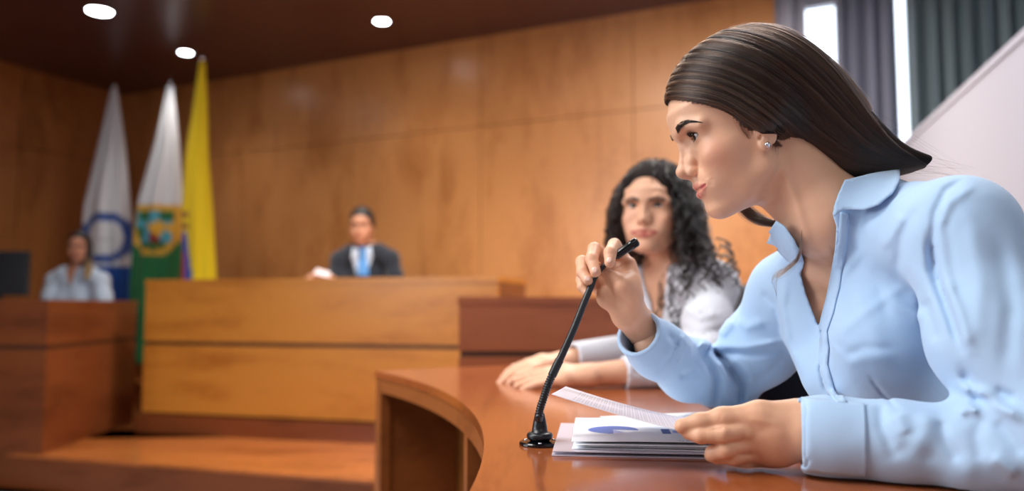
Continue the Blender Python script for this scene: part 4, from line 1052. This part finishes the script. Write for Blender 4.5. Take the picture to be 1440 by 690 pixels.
    def held(u, v):
        if .08 < v < .93 and .10 < u < .9 and (u * 60) % 1 < .28 and (v < .42 or v > .5 or u > .4): return LIL * .72
        return LIL
    sheet_mesh('paper_sheet', (.044, .898, .832), (.0735, 1.10, .8205), (.262, 1.075, .7755), (.236, .879, .785), 160, 60, held, m, 'sheet of paper held up between thumb and fingers behind the microphone', 'paper',
               wave=lambda u, v: -.004 * math.sin(math.pi * u))
# ------------------------------------------------------------------ flags
def flag(name_label, px_top, py_top, Y, outline, paint, wtop, pole_x):
    """cloth hanging from a slanted-down tip: outline rows of (py, left px, right px)"""
    base = P(pole_x, 430, Y); root = empty('flag', (base[0], Y, .341), name_label, 'flag', 'ceremonial flags on poles')
    z1 = P(px_top, py_top, Y)[2]; tx = P(px_top, py_top, Y)[0]
    bx = base[0]
    tube('flag_pole', [(bx, Y, .36), ((bx + tx) / 2, Y, (z1 + .36) / 2), (tx, Y, z1)], .014, M_GOLD, root, 12)
    bm = bmesh.new(); add_lathe(bm, [(.004, 0), (.014, .006), (.02, .02), (.016, .035), (.006, .05), (.003, .085), (.001, .1)], (tx, Y, z1), 16); bm_link('finial', bm, M_METAL, root, smooth=True)
    bm = bmesh.new(); add_lathe(bm, [(.16, 0), (.16, .02), (.05, .035), (.03, .08), (.022, .085)], (bx, Y, .3405), 32); bm_link('pole_base', bm, M_GOLD, root, smooth=False)
    rows = np.array(outline, float); ny, nx = 90, 72; V = []; K = []; pys = np.linspace(rows[0, 0], rows[-1, 0], ny)
    for j, py in enumerate(pys):
        l, r = np.interp(py, rows[:, 0], rows[:, 1]), np.interp(py, rows[:, 0], rows[:, 2]); a, b = P(l, py, Y), P(r, py, Y); wd = b[0] - a[0]
        for i in range(nx):
            u = i / (nx - 1); t = u * 2 * math.pi          # closed bundle of folds round the pole
            cx = (a[0] + b[0]) / 2 + wd / 2 * -math.cos(t) ; fold = (1 + .16 * math.sin(t * 7 + py * .010 + Y) + .07 * math.sin(t * 13 - py * .02))
            dy = -wd * .30 * math.sin(t) * fold
            V.append((cx + wd * .02 * math.sin(t * 9), Y + dy, a[2])); K.append(paint((cx - a[0]) / max(wd, 1e-4), (py - rows[0, 0]) / (rows[-1, 0] - rows[0, 0]), cx, a[2], py))
    F = [(j * nx + i, j * nx + (i + 1) % nx, (j + 1) * nx + (i + 1) % nx, (j + 1) * nx + i) for j in range(ny - 1) for i in range(nx)]
    o = mesh_np('flag_cloth', V, F, M_FLAG, root, K); s = o.modifiers.new('thickness', 'SOLIDIFY'); s.thickness = .002
    return root
def build_flags():
    Wf = np.array(lin(228, 230, 236)); B = np.array(lin(24, 84, 178)); NB_ = np.array(lin(70, 96, 160)); G = np.array(lin(36, 120, 70)); Yl = np.array(lin(240, 208, 20)); R = np.array(lin(200, 40, 50)); OR = np.array(lin(232, 180, 60)); SK = np.array(lin(80, 175, 200)); DG = np.array(lin(40, 110, 60))
    def p1(u, v, x, z, py):
        px = 720 + x / 6.9 * FPX * .98
        c = P(156, 336, 6.9); r = math.hypot(x - c[0], z - c[2])
        if r < .155: return Wf * (.8 if abs(z - c[2] + .02) < .015 and abs(x - c[0]) < .08 else 1)
        if r < .178: return B
        if r < .225: return NB_ * (1.25 if int(math.degrees(math.atan2(z - c[2], x - c[0])) // 12) % 2 else .95)
        if z < c[2] - .24 or (z < c[2] + .12 and x < c[0] - .14): return B
        return Wf
    flag('white flag with a blue ring emblem standing furthest to the left', 161, 124, 6.9, [(124, 157, 164), (200, 140, 175), (290, 121, 183), (340, 117, 187), (400, 118, 187), (470, 119, 188)], p1, .1, 168)
    def p2(u, v, x, z, py):
        c = P(225, 322, 6.6); dx, dz = x - c[0], z - c[2]
        w = .20 if dz > 0 else .20 * math.sqrt(max(0, 1 - (dz / .235) ** 2)); ww = .155 if dz > 0 else .155 * math.sqrt(max(0, 1 - (dz / .185) ** 2))
        if abs(dx) < ww and -.185 < dz < .145:
            if dz > .05 and (abs(dx + .09) < .05 or abs(dx - .10) < .05): return DG
            if dx > -.05 and abs(dz - .0) < .045 + .02 * math.sin(dx * 50): return OR
            if abs(dx - .01) < .04 and -.11 < dz < -.02: return R * .5
            if dx < -.08 and -.1 < dz < .0: return DG
            if dz < -.12: return DG
            return SK
        if abs(dx) < w and -.235 < dz < .195: return OR
        if z > c[2] + .16: return Wf
        return G
    flag('white over green flag with a gold framed shield, between the other two', 239, 122, 6.6, [(122, 235, 243), (200, 218, 251), (285, 196, 257), (330, 190, 258), (400, 184, 250), (510, 183, 232)], p2, .1, 234)
    def p3(u, v, x, z, py):
        l = P(262 + (py - 330) * .03, py, 6.1)[0]
        if py > 325 and u < .22 + (py - 325) * .003:
            if u < .10 + (py - 325) * .0007: return R
            return B
        if 285 < py <= 325 and u < .3: return np.array(lin(150, 90, 60)) if (py // 9) % 2 else Yl
        return Yl
    flag('tall yellow flag with a blue and red strip, closest to the wooden bench', 284, 86, 6.1, [(86, 281, 288), (140, 273, 291), (220, 261, 293), (300, 256, 299), (380, 258, 303), (440, 256, 305)], p3, .1, 281)
M_FLAG = fabric('flag satin', (1, 1, 1), .6, 800, .2, use_col=True)
def build_monitor():
    c = P(10, 385, 5.35); z0 = .964
    root = empty('monitor', (c[0], c[1], z0), 'black computer monitor on the dark desk beside the seated woman', 'monitor')
    A = math.radians(12); M = Matrix.Translation((c[0], c[1], 0)) @ Matrix.Rotation(A, 4, 'Z')
    box('frame', (-.27, 0, z0 + .035), (.13, .035, 1.30), M_BLACK, root, M, .006)
    box('screen', (-.26, -.003, z0 + .05), (.12, -.0005, 1.285), plain('dark screen', lin(10, 14, 22), .12), root, M, .001)
    box('stand', (-.10, .036, z0 + .01), (-.04, .06, 1.15), M_BLACK, root, M, .004)
    box('foot', (-.19, -.02, z0 + .0005), (.05, .12, z0 + .012), M_BLACK, root, M, .003)
def chair(loc, rz, label, zb=0.0, wide=.5, back_h=.95):
    root = empty('office_chair', (loc[0], loc[1], zb), label, 'chair')
    M = Matrix.Translation((loc[0], loc[1], zb)) @ Matrix.Rotation(rz, 4, 'Z')      # the back stands at +x
    def soft(nm, lo, hi, bend=0):
        bm = bmesh.new(); add_box(bm, lo, hi); bmesh.ops.subdivide_edges(bm, edges=bm.edges[:], cuts=6, use_grid_fill=True)
        c = (Vector(lo) + Vector(hi)) / 2; s = (Vector(hi) - Vector(lo)) / 2
        for v in bm.verts:
            q = Vector(((v.co[i] - c[i]) / s[i] for i in range(3))); n = 5
            l = (abs(q.x) ** n + abs(q.y) ** n + abs(q.z) ** n) ** (1 / n); q = q / max(l, 1e-6) * max(abs(q.x), abs(q.y), abs(q.z))
            v.co = Vector((c.x + q.x * s.x - bend * (1 - q.y ** 2), c.y + q.y * s.y, c.z + q.z * s.z)) if True else v.co
        bmesh.ops.transform(bm, matrix=M, verts=bm.verts); o = bm_link(nm, bm, M_CHAIR, root, smooth=True); return o
    w = wide / 2
    soft('seat', (-.25, -w, .36), (.22, w, .44)); soft('backrest', (.235, -w * .92, .50), (.31, w * .92, back_h), -.03)
    tube('back_post', [M @ Vector(p) for p in ((.1, 0, .345), (.28, 0, .36), (.335, 0, .45), (.335, 0, .72))], .018, M_BLACK, root)
    tube('column', [M @ Vector(p) for p in ((0, 0, .08), (0, 0, .2), (0, 0, .35))], .025, M_METAL, root)
    for k in range(5):
        a = k * 2 * math.pi / 5 + .3
        leg = tube('leg', [M @ Vector(p) for p in ((.02 * math.cos(a), .02 * math.sin(a), .10), (.15 * math.cos(a), .15 * math.sin(a), .085), (.27 * math.cos(a), .27 * math.sin(a), .065))], .016, M_BLACK, root)
        bm = bmesh.new(); add_lathe(bm, [(.008, -.012), (.024, -.012), (.026, 0), (.024, .012), (.008, .012)], (0, 0, 0), 16, M @ Matrix.Translation((.27 * math.cos(a), .27 * math.sin(a), .0262)) @ Matrix.Rotation(math.pi / 2, 4, 'X'))
        bm_link('caster', bm, M_BLACK, leg, smooth=True)
    return root
# ------------------------------------------------------------------ the three people further back
def hand_ops(F, wrist, d, nrm, thumb_side, s=1.0, curl=.25, spread=.10, cv=lambda p: p, k=1.0):
    """open, slightly curled hand: d fingers' direction, nrm back of the hand"""
    d = np.array(d, float); d /= np.linalg.norm(d); n = np.array(nrm, float); n -= d * (n @ d); n /= np.linalg.norm(n); t = np.cross(d, n) * thumb_side
    W_ = np.array(wrist, float); mm = .001 * s; R = lambda a: np.array(a) * mm * k
    pt = lambda a, b, c: cv(W_ + (d * a + t * b + n * c) * mm)
    for i, b in enumerate((26, 9, -8, -24)): F.path([pt(-10, b * .5, 0), pt(45, b * .8, 2), pt(84 - abs(i - 1) * 3, b, 0)], R([17, 14, 10.5]), 12 * mm * k)
    Ln = (1.0, 1.1, 1.02, .82)
    for i, b in enumerate((26, 9, -8, -24)):
        p = np.array([84 - abs(i - 1) * 3, b, 0.]); pts = [p]; a = curl * .5; sp = b / 26 * spread
        for j, L in enumerate((42, 26, 20)):
            a += curl * (1.0 if j else .4); L = L * Ln[i]; p = p + np.array([math.cos(a) * math.cos(sp), math.cos(a) * math.sin(sp), -math.sin(a)]) * L; pts.append(p)
        F.path([pt(*q) for q in pts], R([10, 8.8, 8, 6.5]), 3 * mm * k)
    F.path([pt(12, 22, -5), pt(45, 42, -12), pt(72, 48, -14), pt(96, 46, -16)], R([15, 12, 9.8, 7.8]), 7 * mm * k)
def figure(label, fr, NR, PEL, Ls, Rs, arms, skin, lip, cloth, hair_fn, fem=True, h=2.8, tor=1.0, neckr=50, vneck=None, blush=.6, loc=None, floor=0.0, brow=True, sleeve_r=.045):
    root = empty('person', loc if loc else (PEL[0], PEL[1], floor), label, 'person')
    NR, PEL, Ls, Rs = map(lambda a: np.array(a, float), (NR, PEL, Ls, Rs))
    u = NR - PEL; u /= np.linalg.norm(u); s_ = Rs - Ls; s_ -= u * (s_ @ u); s_ /= np.linalg.norm(s_); n_ = np.cross(s_, u); n_ /= np.linalg.norm(n_)
    if n_[1] > 0: n_ = -n_
    AX = np.stack([s_, n_, u], 1); T = lambda a, b, c: NR + (s_ * a + n_ * b) * tor - u * c * tor; L_ = np.linalg.norm(NR - PEL) / tor
    def torso(F, off, cv=lambda p: p, ax=AX, sc=1.0):
        F.ell(cv(T(0, 0, .19)), (np.array([.150, .096, .20]) * tor + off) * sc, .05 * sc, ax=ax)
        F.ell(cv(T(0, .0, L_ - .16)), (np.array([.135, .10, .20]) * tor + off) * sc, .06 * sc, ax=ax)
        if fem:
            for g in (-1, 1): F.ell(cv(T(.068 * g, .065, .20)), (np.array([.064, .052, .07]) * tor + off) * sc, .03 * sc, ax=ax)
        for S_ in (Ls, Rs): F.path([cv(T(0, -.01, .01)), cv((NR + S_) / 2 + u * .012), cv(S_)], (np.array([.055, .052, .055]) * tor + off) * sc, .04 * sc)
    H = Field((-90, -140, -250), (126, 140, 142), h); head_ops(H, fem, True, h < 3.2); k = 1 / fr.S
    H.path([(-4, 0, -20), tuple(fr.L(NR * .7 + fr.O * .3)), fr.L(NR)], [neckr, neckr, neckr + 8], 14)
    torso(H, -.006, fr.L, fr.B.T @ AX, k); V, F_ = H.mesh(); parts = [(fr.W(V), F_, head_color(V, skin, lip, blush))]
    for arm in arms:
        lo = np.min([arm['wrist'], arm['fore']], 0) - .16; hi = np.max([arm['wrist'], arm['fore']], 0) + .16
        A = Field(lo, hi, .0028); A.path([arm['fore'], arm['wrist']], [.034, .0235], .01); hand_ops(A, arm['wrist'], arm['d'], arm['n'], arm['side'], curl=arm.get('curl', .25))
        v, f = A.mesh(); parts.append((v, f, np.tile(skin, (len(v), 1))))
    for arm in arms:
        pa = [arm['sh'], arm['el'], arm['fore'], (np.array(arm['fore']) + arm['wrist']) / 2]; A = Field(np.min(pa, 0) - .07, np.max(pa, 0) + .07, .006)
        A.path(pa, [.040, .034, .028, .0245], .01); v, f = A.mesh(); parts.append((v, f, np.tile(skin, (len(v), 1))))
    V, F_, C = join_np(parts); body = mesh_np('body', V, F_, M_SKINB, root, C)
    for sg in (1, -1):
        c = fr.W(EYE * (1, sg, 1)); e = ell_mesh('eye', c, fr.B, np.array([12.2] * 3) * fr.S, M_EYEW, root, 10)
        gz = Vector(CAMP) - Vector(c); gz.normalize(); gz = fr.B[:, 0] * .6 + np.array(gz) * .4; gz /= np.linalg.norm(gz); t2 = np.cross([0, 0, 1.], gz); t2 /= np.linalg.norm(t2)
        ell_mesh('iris', c + gz * 8.6 * fr.S, np.stack([gz, t2, np.cross(gz, t2)], 1), np.array([4.4, 6.4, 6.4]) * fr.S, M_IRIS, e, 8)
    if brow:
        cs = []; hb = bvh_of(*[parts[0][i] for i in (0, 1)])
        for sg in (1, -1):
            B_ = crom([(104, 10, 41), (102, 21, 43.5), (97, 34, 45), (88, 46, 40)], 30)
            for i in range(260):
                t = RNG.random(); b = B_[int(t * 29)] + (0, 0, RNG.normal() * (1.5 if t < .6 else .8)); q = np.array([b, b + (-1.5, 4, .8)]) * (1, sg, 1); w = fr.W(q); o = []
                for p in w: nn = hb.find_nearest(Vector(p)); o.append(np.array(nn[0] + (Vector(p) - nn[0]) * 0 + nn[1] * .0006) if nn[1].dot(Vector(fr.B[:, 0])) > 0 else np.array(nn[0]) + fr.B[:, 0] * .0006)
                cs.append(np.array([o[0], (o[0] + o[1]) / 2, o[1]]))
            for i in range(120):
                yy = (RNG.random() * 2 - 1) * 12.6; uu = 1 - (yy / 13.2) ** 2; zz = .06 * yy + 4.9 * uu; xx = math.sqrt(max(0, 13.6 ** 2 - yy * yy * .9 - zz * zz)); s0 = EYE + (xx - .3, yy, zz)
                q = np.array([s0, s0 + (3, 0, .4), s0 + (5, yy * .1, 2.0)]) * (1, sg, 1); cs.append(fr.W(q))
        strands('eyebrows_and_lashes', cs, .0003, M_BROW, root)
    allp = np.array([NR, PEL, Ls, Rs] + [p for a in arms for p in (a['sh'], a['el'], a['cuff'])]); lo = allp.min(0) - .17; hi = allp.max(0) + .17; lo[2] = max(lo[2], min(PEL[2] - .12, .9))
    S = Field(lo, hi, .005); torso(S, .005); S.cone(T(0, -.004, .03), T(0, 0, -.05), .078, .064, .014)
    for a in arms: S.path([a['sh'], (np.array(a['sh']) + a['el']) / 2, a['el']], np.array([.056, .054, .05]) * a.get('rs', 1), .03); S.path([a['el'], a['cuff']], np.array([.05, .036]) * a.get('rs', 1), .025)
    for a in arms: 
        if 'folds' in a: S.strokes(a['folds'])
    S.d = np.abs(S.d + .004) - .004
    def cut(c, dv, r): S.op(lambda X, Y, Z: (X - c[0]) * dv[0] + (Y - c[1]) * dv[1] + (Z - c[2]) * dv[2], np.array(c) - r, np.array(c) + r, 0, 'sub')
    for a in arms: dv = np.array(a['el']) - a['cuff']; cut(np.array(a['cuff']) + dv / np.linalg.norm(dv) * .0, dv / np.linalg.norm(dv), .055)
    cut(T(0, 0, -.045), -u, .09)
    if vneck:
        I = np.nonzero(np.abs(S.d) < .05); Q = np.stack([S.ax[i][I[i]] for i in range(3)], 1) - NR; a_, c_ = Q @ s_ / tor, -(Q @ u) / tor; b_ = Q @ n_
        w = np.interp(c_, [-.08, vneck], [.055, 0]); m = np.where((b_ > 0) & (c_ < vneck), (w - np.abs(a_)) , -.05); S.d[I] = np.maximum(S.d[I], m)
    V, F_ = S.mesh(); sh = mesh_np('shirt' if cloth is not M_SUIT else 'suit_jacket', V, F_, cloth, root)
    hair_fn(fr, root, bvh_of(parts[0][0], parts[0][1]))
    return root, sh, bvh_of(V, F_), T
def hair_cap(fr, root, hl, extra, h=.004, name='hair', mat=None, inflate=0):
    A = Field(fr.O - .42, fr.O + .28, h)
    A.ell(fr.W((8, 0, 56)), np.array([96 + inflate, 79 + inflate, 94 + inflate]) * fr.S, 0, ax=fr.B)
    for c, r, k in extra: A.ell(fr.W(c), np.array(r) * fr.S, k * fr.S, ax=fr.B)
    I = np.nonzero(A.d < .03); Q = fr.L(np.stack([A.ax[i][I[i]] for i in range(3)], 1))
    # face opening: a rounded window in the front view, reaching back to the temples
    w, zt, zb, xb = hl; e = np.maximum(((np.abs(Q[:, 1]) / w) ** 2.6 + (np.abs(Q[:, 2] - (zt + zb) / 2) / ((zt - zb) / 2)) ** 2.6) ** (1 / 2.6) - 1, -9) * w * fr.S
    win = np.maximum(e, (xb - Q[:, 0]) * fr.S); A.d[I] = -smin(-A.d[I], win, .006)
    V, F_ = A.mesh(1); return mesh_np(name, V, F_, mat or M_HAIRV, root), bvh_of(V, F_)
def build_people():
    # curly-haired woman -----------------------------------------------------
    sk = np.array(lin(222, 170, 138)); lp = np.array(lin(168, 26, 44)); Y = 2.02
    fr = Frame(P(919, 309, Y), (-.40, -.92, -.02), (.02, 0, 1), 1.0)
    NR = P(944, 388, 2.06)
    La = dict(sh=P(1003, 402, 1.96), el=P(985, 512, 1.80), cuff=P(876, 524, 1.77), fore=P(925, 520, 1.785), wrist=P(824, 527, 1.765), d=(-1, .03, -.04), n=(.0, -.45, 1), side=1, curl=.16)
    Ra = dict(sh=P(893, 405, 2.17), el=P(925, 490, 2.08), cuff=P(805, 502, 1.95), fore=P(850, 498, 2.0), wrist=P(790, 508, 1.935), d=(-1, -.35, -.10), n=(-.2, -.3, 1), side=-1, curl=.28)
    def curls(fr, root, sb):
        hv, hb = hair_cap(fr, root, (60, 97, -220, 6), [((-10, 8, 60), (90, 86, 90), 20), ((-30, 30, -20), (66, 74, 80), 40), ((-48, 62, -105), (52, 52, 85), 40), ((-22, -50, 0), (44, 32, 70), 25), ((-40, 100, -140), (36, 34, 50), 30)])
        cs = []; rad = []; vb = np.array([v.co[:] for v in hv.data.vertices]); MW = hv.matrix_basis
        n = len(vb); no = np.array([v.normal[:] for v in hv.data.vertices])
        idx = RNG.integers(0, n, 1300 if not FASTDEV else 500)
        for i in idx:
            p = np.array(vb[i]); q = fr.L(p)
            nn = no[i]
            L = .10 + .17 * RNG.random(); m = 34; t = np.linspace(0, 1, m); fq = RNG.uniform(3.5, 7) * L / .2; ph = RNG.random() * 6.28; amp = RNG.uniform(.004, .009)
            out = nn - np.array([0, 0, nn[2]]); out = out / (np.linalg.norm(out) + 1e-6); tn = np.cross(out, [0, 0, 1.])
            c = p + nn * (.004 + .014 * np.sin(t * 3.1)[:, None]) + out * (.028 * t[:, None]) + np.array([0, 0, -1.]) * (t[:, None] * L)
            if q[0] > 70 and abs(q[1]) < 55: continue
            if q[0] > -5 and q[2] < 40 and RNG.random() < .75: continue
            if q[0] > -5 and q[2] < 20: L *= .45
            if q[1] < -15: L = min(L, max(.02, (q[2] + 95) * .001))
            if abs(q[1]) < 25 and q[2] < 0 and q[0] > -40: continue
            for s in range(6):
                o = RNG.normal(size=3) * .0014; a = amp * (1 + .2 * RNG.normal())
                w = c + (np.cos(t * fq * 6.28 + ph)[:, None] * out + np.sin(t * fq * 6.28 + ph)[:, None] * tn) * a * np.clip(t * 4, 0, 1)[:, None] + o
                ql = fr.L(w)
                bad = (ql[:, 0] > 55) & (np.abs(ql[:, 1]) < 60) & (ql[:, 2] < 85) & (ql[:, 2] > -85)
                bad |= ((ql[:, 0] > 15) & (np.abs(ql[:, 1]) < 42) & (ql[:, 2] < -60)) | ((ql[:, 1] < -5) & (ql[:, 2] < -125))
                if bad.any(): w = w[:int(np.argmax(bad))]
                if len(w) > 5: cs.append(w); rad.append(.0005)
        for i in range(20):           # loose ringlets lying over the shoulder
            a = P(RNG.uniform(955, 1030), RNG.uniform(335, 365), 1.93); L = RNG.uniform(.05, .15); t = np.linspace(0, 1, 40); fq = RNG.uniform(2, 4.5); ph = RNG.random() * 6; am = RNG.uniform(.004, .010)
            c = a + np.array([RNG.uniform(-.02, .035), -.055, 0]) * np.sqrt(t)[:, None] + np.array([0, 0, -1.]) * (t * L)[:, None] + np.stack([np.cos(t * fq * 6.28 + ph), np.sin(t * fq * 6.28 + ph), 0 * t], 1) * am
            for s in range(8): cs.append(c + RNG.normal(size=3) * .0012); rad.append(.0007)
        strands('hair_strands', cs, rad, M_CURL, hv)
    La['folds'] = [([(960, 430), (985, 445), (1010, 440)], .006, 6), ([(955, 460), (985, 470), (1020, 462)], -.006, 5), ([(900, 505), (930, 520), (960, 512)], .006, 5), ([(890, 520), (920, 535)], -.005, 4), ([(975, 500), (1000, 525)], -.006, 5)]
    r2, s2, b2, T2 = figure('woman with long curly black hair in a white shirt, hands resting on the counter', fr, NR, (.53, 2.16, .52), La['sh'], Ra['sh'], [La, Ra], sk, lp, M_SHIRTW, curls, h=1.8 if not FASTDEV else 2.8, vneck=.15, neckr=46)
    # white shirt pattern of dark squiggles is left to the hair; lower body
    Tr = Field((.20, 1.6, 0), (.9, 2.5, .64), .010)
    PEL = np.array([.53, 2.16, .53]); Tr.ell(PEL, (.14, .18, .11), .03)
    for g_ in (-1, 1):
        kn = np.array([.26, 1.98 + .11 * g_, .50]); Tr.path([PEL + (0, .09 * g_, 0), kn, kn + (.03, 0, -.40)], [.085, .062, .042], .03); Tr.path([kn + (.03, 0, -.44), kn + (-.08, -.03, -.46)], [.036, .028], .02)
    v, f = Tr.mesh(); mesh_np('trousers', v, f, M_TROUS, r2)
    # man in the suit ---------------------------------------------------------
    sk3 = np.array(lin(196, 140, 110)); Y = 5.35
    fr = Frame(P(510, 322, Y), (-.05, -1, -.12), (0, 0, 1), 1.04); NR = P(513, 352, Y + .03)
    La = dict(sh=P(549, 364, Y), el=P(562, 412, Y - .04), cuff=P(530, 425, Y - .13), fore=P(540, 420, Y - .12), wrist=P(522, 424, Y - .14), d=(-1, -.2, -.1), n=(0, 0, 1), side=1)
    Ra = dict(sh=P(478, 366, Y), el=P(466, 412, Y - .06), cuff=P(470, 400, Y - .16), fore=P(472, 404, Y - .12), wrist=P(466, 392, Y - .2), d=(-.7, -.5, .2), n=(0, -.5, 1), side=-1, curl=.3)
    def mh(fr, root, sb): hair_cap(fr, root, (66, 88, -130, -2), [((-25, 0, 20), (60, 72, 62), 20)], mat=M_MHAIR)
    r3, s3, b3, T3 = figure('man in a dark suit and blue tie sitting behind the long bench', fr, NR, (NR[0] + .02, Y + .12, .82), La['sh'], Ra['sh'], [La, Ra], sk3, sk3 * (.85, .6, .6), M_SUIT, mh, fem=False, h=3.4, tor=1.08, neckr=58, vneck=None, floor=.34, blush=.2)
    tb = patch('shirt', [(496, 346), (508, 352), (522, 346), (524, 362), (514, 388), (502, 388), (494, 362)], b3, .004, .002, M_SHIRT3, r3, 3, Y - .1)
    ins = Field(T3(0, 0, .18) - .3, T3(0, 0, .18) + .3, .006)
    patch('tie', [(505, 347), (514, 347), (515, 353), (519, 388), (503, 388), (505, 353)], b3, .008, .003, M_TIE, r3, 3, Y - .11)
    chair((NR[0], Y + .20), math.pi / 2, 'black high-backed chair the man in the suit sits on', .34, .62, 1.06 if False else .78)
    # his paper
    a = P(446, 381, 5.0); o = sheet_mesh('paper_sheet', P(440, 384, 5.02), P(446, 377, 5.10), P(466, 383, 5.12), P(462, 390, 5.05), 8, 8, lambda u, v: np.array(lin(240, 225, 225)), M_PAPERC, 'small pale paper held up by the man in the suit', 'paper')
    # woman at the side desk ----------------------------------------------------
    sk4 = np.array(lin(196, 136, 108)); Y = 5.75
    fr = Frame(P(113, 352, Y), (.22, -.96, -.05), (-.05, 0, 1), .97); NR = P(108, 382, Y + .05)
    La = dict(sh=P(142, 394, Y), el=P(150, 440, Y - .06), cuff=P(135, 450, Y - .25), fore=P(138, 449, Y - .22), wrist=P(128, 450, Y - .30), d=(-1, -.2, -.1), n=(0, 0, 1), side=1)
    Ra = dict(sh=P(77, 394, Y + .06), el=P(64, 438, Y), cuff=P(85, 450, Y - .22), fore=P(82, 449, Y - .2), wrist=P(92, 450, Y - .26), d=(1, -.2, -.1), n=(0, 0, 1), side=-1)
    def lh(fr, root, sb):
        A = [((-20, 0, 10), (70, 80, 90), 30), ((-20, 0, -60), (55, 78, 80), 30)]
        hv, hb = hair_cap(fr, root, (60, 95, -160, 8), A, mat=M_MHAIR)
        Lk_ = Field(fr.O - .35, fr.O + .2, .005); Lk_.path([fr.W((52, 62, 30)), fr.W((60, 72, -60)), fr.W((72, 70, -140)), fr.W((84, 62, -200))], [.020, .026, .028, .020], .01)
        v, f = Lk_.mesh(1); z = fr.L(v)[:, 2]; t = np.clip((-z - 40) / 120, 0, 1)[:, None]; c = np.array(lin(36, 30, 30)) * (1 - t) + np.array(lin(170, 140, 96)) * t
        mesh_np('hair_lock', v, f, M_LOCK, hv, c)
    figure('woman in a pale blue shirt with straight dark hair, sitting beside the monitor', fr, NR, (NR[0], Y + .12, .64 + .1), La['sh'], Ra['sh'], [La, Ra], sk4, np.array(lin(150, 70, 70)), M_SHIRT3, lh, h=3.4, tor=.98, neckr=46, vneck=.13, floor=.17, blush=.2)
    chair((NR[0], Y + .24), math.pi / 2, 'dark chair the woman beside the monitor sits on', .17, .48, .80)
    chair((.80, 1.05), 0.0, 'dark navy chair the woman in the light blue shirt sits on', 0, .48, .86)
    chair((.42, 2.22), .05, 'dark navy chair behind the woman with curly hair', 0, .50, 1.0)
    chair((.52, 1.66), -1.25, 'empty dark navy chair between the two seated women', 0, .46, .90)
M_MHAIR = plain('near-black hair', lin(30, 26, 28), .55)
M_CURL = hair_mat('black curly hair', (.0015, .0013, .0013), (.006, .004, .0035))
M_LOCK = fabric('hair lock', (1, 1, 1), .6, 900, .2, use_col=True)
M_PAPERC = plain('pinkish paper', lin(238, 222, 224), .7)
build_room(); build_desks(); build_counter(); build_fixtures(); build_light()
build_mic(); build_papers(); build_flags(); build_monitor()
build_people()
make_speaker()
